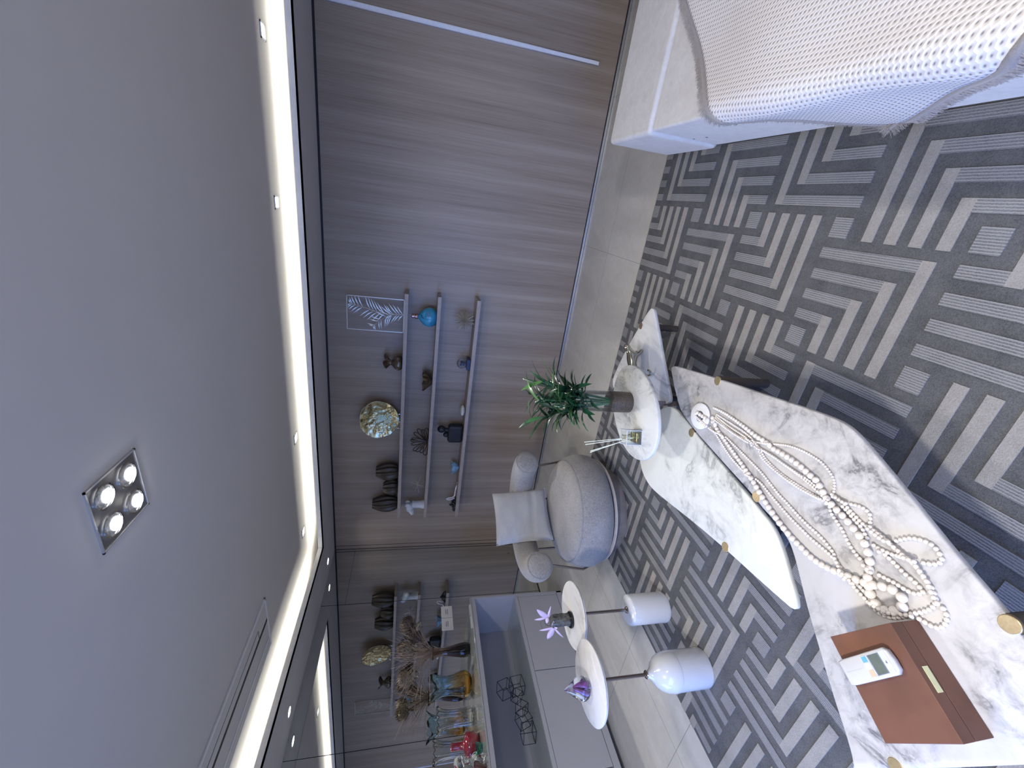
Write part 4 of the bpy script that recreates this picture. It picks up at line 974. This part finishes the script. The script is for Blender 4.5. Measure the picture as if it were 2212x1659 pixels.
# three dark fluted vases
M['dv'] = simple('bronze_ceramic', (.060, .050, .040), .3, .3, var=.2, scale=20)
def fluted(x, w, h, label, twist):
    t = thing('fluted_vase', label, 'vase', (x, YI, Z1), 'dark fluted vases on the top shelf')
    pr = [(.52, 0), (.62, .02), (.80, .12), (.95, .28), (1.0, .42), (.97, .58), (.86, .75), (.70, .90), (.60, .98), (.58, 1.0), (.50, .985), (.50, .8)]
    def fn(th, i, r, z): return (r*(1-.20*abs(math.cos(5*th+twist*z*5))**1.6), z, 0)
    MB().lathe([(r*w/2, Z1+z*h) for r, z in pr], (x, YI, 0), 96, fn, cap=False).build('body', M['dv'], t, ang=80)
fluted(-3.392, .205, .285, 'tallest dark fluted vase, at the corner end of the top shelf', 1.2)
fluted(-3.155, .19, .168, 'shortest dark fluted vase, between the two taller ones', 1.2)
fluted(-2.938, .205, .248, 'dark fluted vase nearest the gold plate on the top shelf', 1.2)
# gold plate on stand
M['gold'] = simple('hammered_gold', (.50, .45, .27), .20, 1, var=.2, scale=10, bmp=.4, bscale=60)
px, pz = -2.272, 1.938
t = thing('hammered_plate', 'large round hammered gold plate on a small chrome stand', 'plate', (px, YI, Z1))
from mathutils import noise as MN
random.seed(5); rings = 40; nn = 150; vs = [(px, 4.045, pz)]; wob = [random.uniform(-1, 1) for _ in range(nn)]
def rgh(th, r): return 1.3*MN.noise(Vector((r*math.cos(th)*22, r*math.sin(th)*22, 1)))+.8*abs(MN.noise(Vector((r*math.cos(th)*48, r*math.sin(th)*48, 5))))
for i in range(1, rings+1):
    r = .205*i/rings
    for k in range(nn):
        th = 2*PI*k/nn; rr = r*(1+.03*math.sin(2*th+.6)+.02*math.sin(3*th)+.012*math.sin(7*th))
        y = 4.045-.035*(i/rings)**2+(.0060*rgh(th, r) if i > 9 else 0)+.02*math.cos(th+1.2)*(i/rings)
        vs.append((px+rr*math.cos(th)*1.04, y-.06*rr*math.sin(th)+0, pz+rr*math.sin(th)*.99))
fs = [(0, 1+k, 1+(k+1) % nn) for k in range(nn)]+[(1+(i-1)*nn+k, 1+i*nn+k, 1+i*nn+(k+1) % nn, 1+(i-1)*nn+(k+1) % nn) for i in range(1, rings) for k in range(nn)]
MB().add(vs, fs).build('plate', M['gold'], t, auto=False, solid=.004)
for dx in (-.062, .035):
    MB().tube([(px+dx, 4.09, Z1+.004), (px+dx, 3.965, Z1+.004), (px+dx, 3.955, Z1+.012), (px+dx, 3.957, Z1+.035)], .0035, 10).tube([(px+dx, 4.09, Z1+.004), (px+dx, 4.085, Z1+.10)], .003, 8).build('stand_foot', M['chrome'], t)
# brown ruffled vase
M['brg'] = simple('brown_art_glass', (.080, .052, .030), .12, .1, var=.5, scale=30, coat=.8)
t = thing('ruffled_vase', 'small brown glass vase with a ruffled rim on the top shelf', 'vase', (-1.612, YI, Z1))
def ruf(th, i, r, z):
    k = max(0, (z-Z1-.115)/.055); return (r*(1+.04*math.sin(10*th)*(1-min(1, k)))*(1+.28*k*math.sin(3*th+.5)), z-.018*k*math.cos(3*th+.5)*(1 if k > 0 else 0), 0)
MB().lathe([(.045, Z1), (.062, Z1+.008), (.075, Z1+.03), (.074, Z1+.055), (.058, Z1+.082), (.034, Z1+.10), (.026, Z1+.112), (.031, Z1+.128), (.050, Z1+.148), (.066, Z1+.165), (.070, Z1+.170), (.062, Z1+.168), (.03, Z1+.135)], (-1.612, YI, 0), 60, ruf, cap=False).build('body', M['brg'], t, ang=80)
# framed palm leaf
x0, x1, z0, z1 = -1.279, -.953, Z1, 2.238; yy = 3.985
t = thing('palm_leaf_frame', 'thin silver wire frame holding a metal palm leaf', 'ornament', ((x0+x1)/2, yy, Z1))
M['silver'] = simple('satin_silver', (.60, .57, .50), .35, .75, var=.05)
fr = MB()
for a in ((x0, x0+.007, z0, z1), (x1-.007, x1, z0, z1), (x0, x1, z0, z0+.007), (x0, x1, z1-.007, z1)): fr.box(a[0], a[1], yy-.006, yy+.006, a[2], a[3])
fr.build('frame', M['silver'], t, smooth=False)
def frond(stem, n, l0, l1, s0, s1, parent):
    m = MB(); P = smooth_path(stem, 2); m.tube(P, .0028, 8); Lg = len(P)-1
    for k in range(n):
        q = k/(n-1); i = int((.12+.86*q)*Lg); p = P[i]; d = (P[min(i+1, Lg)]-P[max(i-1, 0)]).normalized()
        for s in (1, -1):
            nd_ = Vector((-d.z*s, 0, d.x*s)); v = (d*.75+nd_).normalized(); ln = 1.15*(l0 if s > 0 else l1)*(math.sin(PI*(.25+.65*q)))
            e = p+v*ln; w = Vector((-v.z, 0, v.x))*.0052
            mid = p+v*ln*.45+d*.004
            m.add([p, mid-w, e, mid+w, (p.x, p.y-.002, p.z), (mid-w)-Vector((0, .003, 0)), (e.x, e.y-.001, e.z), (mid+w)-Vector((0, .003, 0))], [(0, 1, 2, 3), (4, 7, 6, 5), (0, 4, 5, 1), (1, 5, 6, 2), (2, 6, 7, 3), (3, 7, 4, 0)])
    m.build('palm_leaf', M['silver'], parent, smooth=False)
frond([Vector((-1.10, yy, z0+.005)), Vector((-1.10, yy, z0+.10)), Vector((-1.15, yy, z0+.20)), Vector((-1.235, yy, z0+.285))], 10, .10, .12, 0, 0, t)
frond([Vector((-1.10, yy, z0+.10)), Vector((-1.10, yy, z0+.23)), Vector((-1.06, yy, z0+.36)), Vector((-1.03, yy, z0+.49))], 12, .11, .12, 0, 0, t)
# white bust / head
M['plaster'] = simple('white_plaster', (.60, .62, .66), .7, var=.08, scale=40)
bx = -3.43
t = thing('white_animal_bust', 'white plaster animal bust at the corner end of the middle shelf', 'bust', (bx, YI, Z2))
b = MB().lathe([(.055, Z2), (.052, Z2+.004), (.045, Z2+.05), (.042, Z2+.10), (.048, Z2+.135), (.03, Z2+.15), (0, Z2+.155)], (bx+.012, YI, 0), 32).build('neck', M['plaster'], t)
b = MB().ball((bx-.015, YI-.02, Z2+.165), .052, 28, 18, sc=(1.15, 1, .95)).ball((bx-.055, YI-.035, Z2+.145), .034, 24, 16, sc=(1.1, .9, .9)).ball((bx-.085, YI-.04, Z2+.135), .022, 20, 12)
b.build('head', M['plaster'], t)
for s in (-1, 1): MB().ball((bx+.035, YI-.02+.030*s, Z2+.190), .032, 20, 12, sc=(.9, .35, .9)).build('ear', M['plaster'], t)
# sparse starburst
def burst(cx_, cz, R_, n, r, label, loc, fib=True, seed=2):
    t = thing('starburst_ornament', label, 'ornament', loc); random.seed(seed); m = MB(); y = YI-.01; low = 1
    for k in range(n):
        zf = 1-2*(k+.5)/n; a = k*2.39996; rr = math.sqrt(1-zf*zf); d = Vector((rr*math.cos(a), rr*math.sin(a)*.9, zf))
        l = R_*(random.uniform(.9, 1) if n > 20 else random.uniform(.8, 1.05)); e_ = Vector((cx_, y, cz))+d*l
        if e_.z < loc[2]+.001: l *= (cz-loc[2]-.001)/(cz-e_.z); e_ = Vector((cx_, y, cz))+d*l
        m.cyl(Vector((cx_, y, cz))+d*.008, e_, r, r*.8, 6)
    m.build('spikes', M['silver'], t)
    MB().ball((cx_, y, cz), .011 if n > 20 else .006, 16, 10).build('core', M['chrome'], t)
burst(-3.12, Z2+.088, .105, 13, .0026, 'sparse thin wire starburst beside the white bust', (-3.12, YI, Z2), seed=4)
burst(-1.115, Z3+.100, .108, 90, .0028, 'dense silver spiky ball on the lowest shelf', (-1.115, YI, Z3), seed=6)
# loops sculpture
t = thing('wire_loop_sculpture', 'bronze wire loops fanned like a flower on the middle shelf', 'sculpture', (-2.50, YI, Z2))
for k in range(11):
    a = PI*(.0+k/10*1.0); lp_ = []; d = Vector((math.cos(a), -.18*math.sin(k*2.0), math.sin(a)*1.0)); d.normalize(); w = Vector((-d.z, .55, d.x)).normalized(); ln = .178 if 0 < k < 10 else .165
    o0 = Vector((-2.52, YI-.02, Z2+.014 if 0 < k < 10 else Z2+.022))
    for j in range(36):
        q = 2*PI*j/36; u = (1-math.cos(q))/2; lp_.append(o0+d*ln*u+w*.042*math.sin(q)*(.35+.65*u))
    for p in lp_: p.z = max(p.z, Z2+.004)
    MB().tube(lp_, .0046, 8, closed=True).build('loop', simple('brown_bronze', (.085, .062, .048), .3, .9, var=.1) if k == 0 else bpy.data.materials['brown_bronze'], t)
# ruffled bowl
t = thing('ruffled_bowl', 'brown glass bowl with a ruffled edge on the middle shelf', 'bowl', (-1.79, YI, Z2))
MB().lathe([(.035, Z2), (.04, Z2+.004), (.060, Z2+.025), (.082, Z2+.055), (.100, Z2+.082), (.108, Z2+.092), (.100, Z2+.090), (.075, Z2+.06), (.04, Z2+.02), (0, Z2+.012)], (-1.79, YI, 0), 72,
    lambda th, i, r, z: (r*(1+.07*math.sin(12*th)*min(1, max(0, (z-Z2)/.09))), z+.010*math.sin(6*th)*max(0, (z-Z2-.04)/.05), 0)).build('body', M['brg'], t, ang=80)
# blue bottle
M['bluec'] = simple('turquoise_ceramic', (.035, .30, .50), .22, var=.12, scale=25, coat=.5)
bx = -1.112
t = thing('blue_bottle', 'squat turquoise bottle with black drawings and a copper cap', 'bottle', (bx, YI, Z2))
pr = [(.055, 0), (.072, .006), (.090, .035), (.095, .065), (.090, .095), (.075, .125), (.050, .150), (.026, .165), (.022, .175)]
MB().lathe([(r, Z2+z) for r, z in pr], (bx, YI, 0), 56, lambda th, i, r, z: (r*(1-.18*abs(math.sin(th))**2), z, 0)).build('body', M['bluec'], t, ang=70)
MB().lathe([(.024, Z2+.175), (.026, Z2+.178), (.026, Z2+.200), (.021, Z2+.204), (.023, Z2+.215), (.023, Z2+.232), (.018, Z2+.236), (0, Z2+.237)], (bx, YI, 0), 28).build('cap', simple('rose_copper', (.50, .30, .26), .22, .9), t)
dr = MB(); random.seed(9)
def bz(h):
    for (r0_, z0_), (r1_, z1_) in zip(pr, pr[1:]):
        if z0_ <= h <= z1_: return r0_+(r1_-r0_)*(h-z0_)/(z1_-z0_)
    return .02
def onb(x, h):   # front surface point
    r = bz(h)+.0005; x = max(-r*.97, min(r*.97, x)); th = -math.acos(x/r); f_ = 1-.18*math.sin(th)**2
    return Vector((bx+x*f_, YI+r*math.sin(th)*f_, Z2+h))
for row in range(5):
    h = .105-.014*row; x = .020
    while x < .074: w = random.uniform(.003, .006); dr.tube([onb(x, h-.003), onb(x+w*.5, h+.0035), onb(x+w, h-.002)], .0009, 5); x += w+.002
dr.tube([onb(-.05+.028*math.cos(q*.5)*1, .035+.020*math.sin(q*.5)) for q in range(13)], .0013, 5)
dr.tube([onb(-.05+.014*math.cos(q*.5)*1, .035+.009*math.sin(q*.5)) for q in range(13)], .0011, 5)
for k in range(9): dr.tube([onb(.016+.016*math.cos(k*.7+j*.5), .135+.013*math.sin(k*.9+j*.6)) for j in range(4)], .0020, 5)
dr.tube([onb(-.005, .01+.012*j) for j in range(11)], .0008, 5)
dr.build('drawing', simple('black_print', (.01, .01, .015), .5), t)
# lowest shelf: black beads
M['blk'] = simple('gloss_black_bead', (.008, .008, .010), .15, coat=.6)
t = thing('black_bead_string', 'heap of black beads with a pearl string on the lowest shelf', 'bead string', (-3.38, YI-.02, Z3)); random.seed(13)
m = MB()
for k in range(70):
    a = random.uniform(0, 6.28); r = .085*math.sqrt(random.random()); h = max(.0, .075*(1-r/.085))*random.random()
    m.ball((-3.40+r*math.cos(a)*1.15, YI-.03+r*math.sin(a)*.55, Z3+.0115+h), .0115, 10, 7)
m.build('black_beads', M['blk'], t, auto=False)['kind'] = 'stuff'
m = MB(); pth = [(-3.31, YI-.03, .022), (-3.32, YI-.045, .06), (-3.335, YI-.03, .10), (-3.31, YI-.04, .115), (-3.29, YI-.05, .09), (-3.285, YI-.05, .05), (-3.26, YI-.05, .022), (-3.22, YI-.04, .020), (-3.17, YI-.04, .018), (-3.12, YI-.05, .012), (-3.06, YI-.04, .008)]
for p in resample(smooth_path([Vector((x, y, Z3+h)) for x, y, h in pth], 2), .0175): m.ball(p, .0085 if p.x < -3.12 else .005, 10, 7)
m.build('pearls', simple('pearl', (.75, .75, .80), .25, coat=.4), t, auto=False)
# light blue shell bowl
t = thing('shell_bowl', 'small light blue petal bowl on the lowest shelf', 'bowl', (-2.882, YI, Z3))
MB().lathe([(.012, Z3), (.016, Z3+.004), (.045, Z3+.025), (.066, Z3+.055), (.074, Z3+.082), (.068, Z3+.080), (.04, Z3+.03), (0, Z3+.012)], (-2.882, YI, 0), 64,
    lambda th, i, r, z: (r*(1-.10*abs(math.sin(4*th))), z+.006*math.sin(8*th)*(1 if i in (4, 5) else 0), 0)).build('petals', simple('pale_blue_glass', (.25, .45, .62), .2, coat=.5, var=.2), t, ang=70)
# black couple sculpture
M['mblk'] = simple('matt_black', (.008, .010, .016), .5, var=.2)
bx = -2.41
t = thing('black_couple_sculpture', 'matt black sculpture of two heads over one block body', 'sculpture', (bx, YI, Z3))
o = MB().box(bx-.115, bx+.105, YI-.05, YI+.04, Z3, Z3+.165).build('body', M['mblk'], t); q = o.modifiers.new('b', 'BEVEL'); q.width = .03; q.segments = 5; q.limit_method = 'NONE'
MB().ball((bx+.045, YI-.01, Z3+.238), .046, 24, 16, sc=(.9, .9, 1.0)).tube([(bx+.03, YI-.005, Z3+.15), (bx+.036, YI-.008, Z3+.21)], .024, 14).build('large_head', M['mblk'], t)
MB().ball((bx-.022, YI-.015, Z3+.185), .031, 20, 12, sc=(1, .9, 1)).build('small_head', M['mblk'], t)
# white shell
t = thing('white_shell', 'little white ribbed shell on the lowest shelf', 'shell', (-2.13, YI, Z3))
MB().lathe([(.02, Z3), (.045, Z3+.006), (.060, Z3+.022), (.052, Z3+.038), (.03, Z3+.045), (0, Z3+.047)], (-2.13, YI, 0), 60, lambda th, i, r, z: (r*(1-.09*abs(math.sin(6*th))), z, 0)).build('shell', simple('white_porcelain', (.66, .65, .60), .3), t)
# snow globe
bx = -1.574
t = thing('snow_globe', 'little glass globe on a dark blue square base', 'globe', (bx, YI, Z3))
MB().box(bx-.058, bx+.058, YI-.05, YI+.05, Z3, Z3+.036).build('base', simple('navy_base', (.012, .020, .070), .3), t, smooth=False, bevel=.003)
MB().ball((bx, YI-.005, Z3+.082), .055, 32, 20).build('glass_ball', thin_glass('globe_glass', (.85, .87, .9), .5), t)
m = MB(); random.seed(3)
for k in range(12): m.obox((bx+random.uniform(-.024, .024), YI-.005+random.uniform(-.02, .02), Z3+.055+random.uniform(0, .035)), (.008, 0, 0), (0, .008, 0), (0, 0, random.uniform(.008, .016)))
m.build('tiny_city', simple('dark_miniature', (.02, .025, .05), .3, var=.6), t, smooth=False)

# ------------------------------------------------------------------ things on the sideboard
ZC = .9745
def glassvase(name, label, x, y, prof, fn, mat, cat='vase', n=72, inner=.006, part='body'):
    t = thing(name, label, cat, (x, y, ZC))
    out = [(r, ZC+z) for r, z in prof]; inn = [(max(.001, r-inner), ZC+max(z, prof[0][1]+.018)) for r, z in reversed(prof[1:])]
    MB().lathe([(0, ZC+.0003)]+out+inn+[(0, ZC+.018)], (x, y, 0), n, fn, cap=False).build(part, mat, t, ang=80); return t
# dark vase for the dried flowers
glassvase('smoked_glass_vase', 'tall smoked glass vase with dark base holding dried flowers', -3.855, 2.497,
    [(.040, 0), (.052, .010), (.058, .04), (.056, .08), (.046, .14), (.036, .20), (.032, .25), (.036, .29), (.052, .33), (.062, .345)],
    lambda th, i, r, z: (r*(1+.05*math.sin(8*th)*(1))*(1+.10*max(0, (z-ZC-.28)/.06)*math.sin(4*th)), z, 0),
    glass('smoked_glass', (.72, .58, .50), 0, 1.45, (.015, .015, .03), ZC, ZC+.34))
# aqua and amber vase
def aq(th, i, r, z):
    k = max(0, (z-ZC-.24)/.14); return (r*(1+.07*math.sin(8*th+(z-ZC)*16))*(1+.55*k*k*(.5+.5*math.sin(4*th+.9))), z+(.045*k*math.sin(4*th+.9) if k > 0 else 0)*.7, 0)
glassvase('aqua_glass_vase', 'blue glass vase with a four-pointed rim and amber swirled base', -3.90, 2.225,
    [(.035, 0), (.060, .010), (.088, .04), (.096, .075), (.090, .12), (.078, .17), (.070, .22), (.072, .27), (.080, .31), (.092, .345)],
    aq, glass('aqua_glass', (.66, .86, .93), 0, 1.45, (.98, .60, .08), ZC, ZC+.30))
# clear crystal vase
glassvase('crystal_vase', 'clear cut crystal vase with a flared scalloped rim', -3.965, 2.00,
    [(.060, 0), (.070, .005), (.074, .03), (.070, .06), (.066, .10), (.064, .16), (.068, .22), (.080, .27), (.098, .305), (.104, .31)],
    lambda th, i, r, z: (r*(1-.12*abs(math.sin(6*th+(z-ZC)*5))), z+.008*math.cos(12*th)*(1 if z > ZC+.27 else 0), 0), glass('crystal', (.97, .985, .98), 0, 1.5), inner=.010)
# red bottle vase
glassvase('red_bottle_vase', 'squat glossy red bottle vase with a short narrow neck', -3.86, 1.755,
    [(.055, 0), (.066, .006), (.078, .035), (.083, .075), (.080, .098), (.062, .112), (.032, .120), (.026, .130), (.025, .175), (.027, .205), (.031, .215)],
    None, simple('ruby_glass', (.26, .012, .03), .08, var=.15, coat=1))
# further glass pieces at the edge of the picture
t = thing('glass_decanter', 'clear glass decanter with a round ball stopper behind the red bottle vase', 'decanter', (-3.80, 1.625, ZC))
MB().lathe([(0, ZC), (.045, ZC), (.055, ZC+.02), (.05, ZC+.06), (.028, ZC+.085), (.018, ZC+.095), (.016, ZC+.12), (.022, ZC+.125)], (-3.80, 1.625, 0), 48, lambda th, i, r, z: (r*(1-.05*abs(math.sin(5*th))), z, 0)).build('body', glass('decanter_glass', (.93, .96, .97)), t)
MB().ball((-3.80, 1.625, ZC+.168), .043, 28, 18).build('stopper', glass('stopper_glass', (.97, .98, .98), 0, 1.5), t)
t = thing('green_glass_dish', 'small green cut glass dish beside the red bottle vase', 'dish', (-3.73, 1.665, ZC))
MB().lathe([(0, ZC+.001), (.026, ZC+.001), (.036, ZC+.02), (.044, ZC+.045), (.040, ZC+.045), (.03, ZC+.02), (0, ZC+.012)], (-3.73, 1.665, 0), 48, lambda th, i, r, z: (r*(1-.10*abs(math.sin(7*th))), z, 0)).build('bowl', glass('green_glass', (.12, .62, .40), 0, 1.5), t)
t = thing('maroon_glass_bowl', 'dark red glass bowl at the near end of the sideboard', 'bowl', (-3.70, 1.50, ZC))
MB().lathe([(0, ZC+.001), (.04, ZC+.001), (.065, ZC+.03), (.080, ZC+.075), (.075, ZC+.075), (.058, ZC+.03), (0, ZC+.015)], (-3.70, 1.50, 0), 56, lambda th, i, r, z: (r*(1-.05*abs(math.sin(9*th))), z, 0)).build('bowl', simple('maroon_glass', (.09, .01, .015), .08, coat=1), t)
t = thing('blue_glass_cup', 'little violet-blue cut glass cup beside the decanter', 'cup', (-3.82, 1.515, ZC))
MB().lathe([(0, ZC+.001), (.024, ZC+.001), (.028, ZC+.03), (.036, ZC+.085), (.032, ZC+.085), (.022, ZC+.03), (0, ZC+.012)], (-3.82, 1.515, 0), 48, lambda th, i, r, z: (r*(1-.07*abs(math.sin(6*th))), z, 0)).build('body', glass('violet_glass', (.35, .38, .85), 0, 1.5), t)

# dried flowers
M['prot'] = simple('dried_bract', (.105, .074, .060), .8, var=.6, scale=60)
M['prot2'] = simple('pale_dried_bract', (.235, .190, .145), .8, var=.55, scale=60)
M['dstem'] = simple('dried_stem', (.15, .085, .045), .8, var=.4, scale=30)
M['dleaf'] = simple('dried_leaf', (.15, .14, .075), .75, var=.4, scale=30)
M['grass'] = simple('dried_grass', (.30, .235, .195), .85, var=.25, scale=40)
t = thing('dried_bouquet', 'bouquet of dried protea flowers and wispy grass in the smoked vase', 'dried flowers', (-3.855, 2.497, ZC+.3)); random.seed(31)
V0 = Vector((-3.855, 2.497, ZC+.33))
def protea(c, d, s, mat):
    c = Vector(c); d = Vector(d).normalized()
    P0 = Vector((-3.855+random.uniform(-.02, .02), 2.497+random.uniform(-.02, .02), ZC+.10))
    st = MB().tube([P0, V0+Vector((random.uniform(-.01, .01), random.uniform(-.01, .01), 0)), (V0+c)/2+Vector((0, 0, .02)), c], [.004]*4, 8).build('flower_stem', M['dstem'], t)
    m = MB(); ax_ = d; u = ax_.orthogonal().normalized(); w = ax_.cross(u)
    m.lathe([(0, 0), (.014*s, .004*s), (.020*s, .03*s), (.018*s, .055*s), (.010*s, .072*s), (0, .076*s)], c, 14, axis=ax_)
    for k in range(80):
        q = k/79; a = k*2.39996; r = (.014+.024*math.sin(PI*min(1, q*1.0+.15)*.85))*s; h = (.002+.052*q)*s
        ra = u*math.cos(a)+w*math.sin(a); p = c+ra*r+ax_*h; tp = p+(ax_*.85+ra*(.60-.6*q)).normalized()*.044*s; sd = ax_.cross(ra)*.0065*s
        mid = (p+tp)/2+ra*.004*s; m.add([p-sd*.7, p+sd*.7, mid+sd, tp, mid-sd], [(0, 1, 2, 4), (4, 2, 3)])
    m.build('protea_head', mat, st, smooth=False)
    lm = MB()
    for k in range(9):
        a = random.uniform(0, 6.28); ra = u*math.cos(a)+w*math.sin(a)
        lm.blade(c-ax_*random.uniform(.0, .06), (ra*.8+ax_*random.uniform(-.2, .7)), (0, 0, 1), random.uniform(.05, .09)*s, .014, .5, 6)
    lm.build('dried_leaves', M['dleaf'], st)
protea((-3.82, 2.74, 1.50), (.1, .55, .9), 1.45, M['prot'])
protea((-3.80, 2.50, 1.51), (.25, .05, .95), 1.25, M['prot2'])
protea((-3.81, 2.60, 1.43), (.4, .3, .7), 1.1, M['prot'])
protea((-3.93, 2.37, 1.51), (-.3, -.4, .85), 1.3, M['prot2'])
protea((-3.90, 2.60, 1.55), (-.1, .2, .95), 1.0, M['prot'])
g = MB()
for k in range(120):
    a = random.uniform(0, 2*PI); el = random.uniform(.35, 1.35); ln = random.uniform(.26, .46)
    d = Vector((math.cos(a)*math.cos(el)*.5, math.sin(a)*math.cos(el)*.8, math.sin(el))); P = V0+Vector((random.uniform(-.02, .02), random.uniform(-.02, .02), 0)); pts = [P]
    cur = random.uniform(-.25, .25)
    for j in range(7):
        d = (d+Vector((random.uniform(-.05, .05), cur*.6-.04, -.07))).normalized(); pts.append(pts[-1]+d*ln/7)
    pts = [Vector((max(p.x, -4.17), p.y, p.z)) for p in pts]
    g.tube(pts, [.0019*(1-.6*j/7) for j in range(8)], 5)
g.build('wispy_grass', M['grass'], t)['kind'] = 'stuff'

# wire cubes in the niche
t = thing('wire_cube_sculpture', 'chain of six open black wire cubes in the sideboard niche', 'sculpture', (-3.82, 1.93, .5345))
def wcube(c, s, rx_, rz_, ry_=0):
    Rm = Matrix.Rotation(rz_, 3, 'Z') @ Matrix.Rotation(rx_, 3, 'X') @ Matrix.Rotation(ry_, 3, 'Y'); c = Vector(c)
    V = [c+Rm @ Vector((i, j, k))*s/2 for i in (-1, 1) for j in (-1, 1) for k in (-1, 1)]
    lo = min(v.z for v in V)
    if lo < .537: V = [v+Vector((0, 0, .537-lo)) for v in V]
    m = MB()
    for a in range(8):
        for b in range(a+1, 8):
            if abs((V[a]-V[b]).length-s) < 1e-4: m.cyl(V[a], V[b], .0022, n=6)
    m.build('cube_frame', M['darkmetal'], t)
wcube((-3.80, 2.085, .715), .100, .35, .3); wcube((-3.82, 2.11, .60), .105, .12, .15); wcube((-3.80, 2.02, .625), .070, .75, .4)
wcube((-3.80, 1.925, .60), .075, .7, .5); wcube((-3.81, 1.85, .60), .095, .35, .1); wcube((-3.80, 1.745, .585), .098, .0, .35)
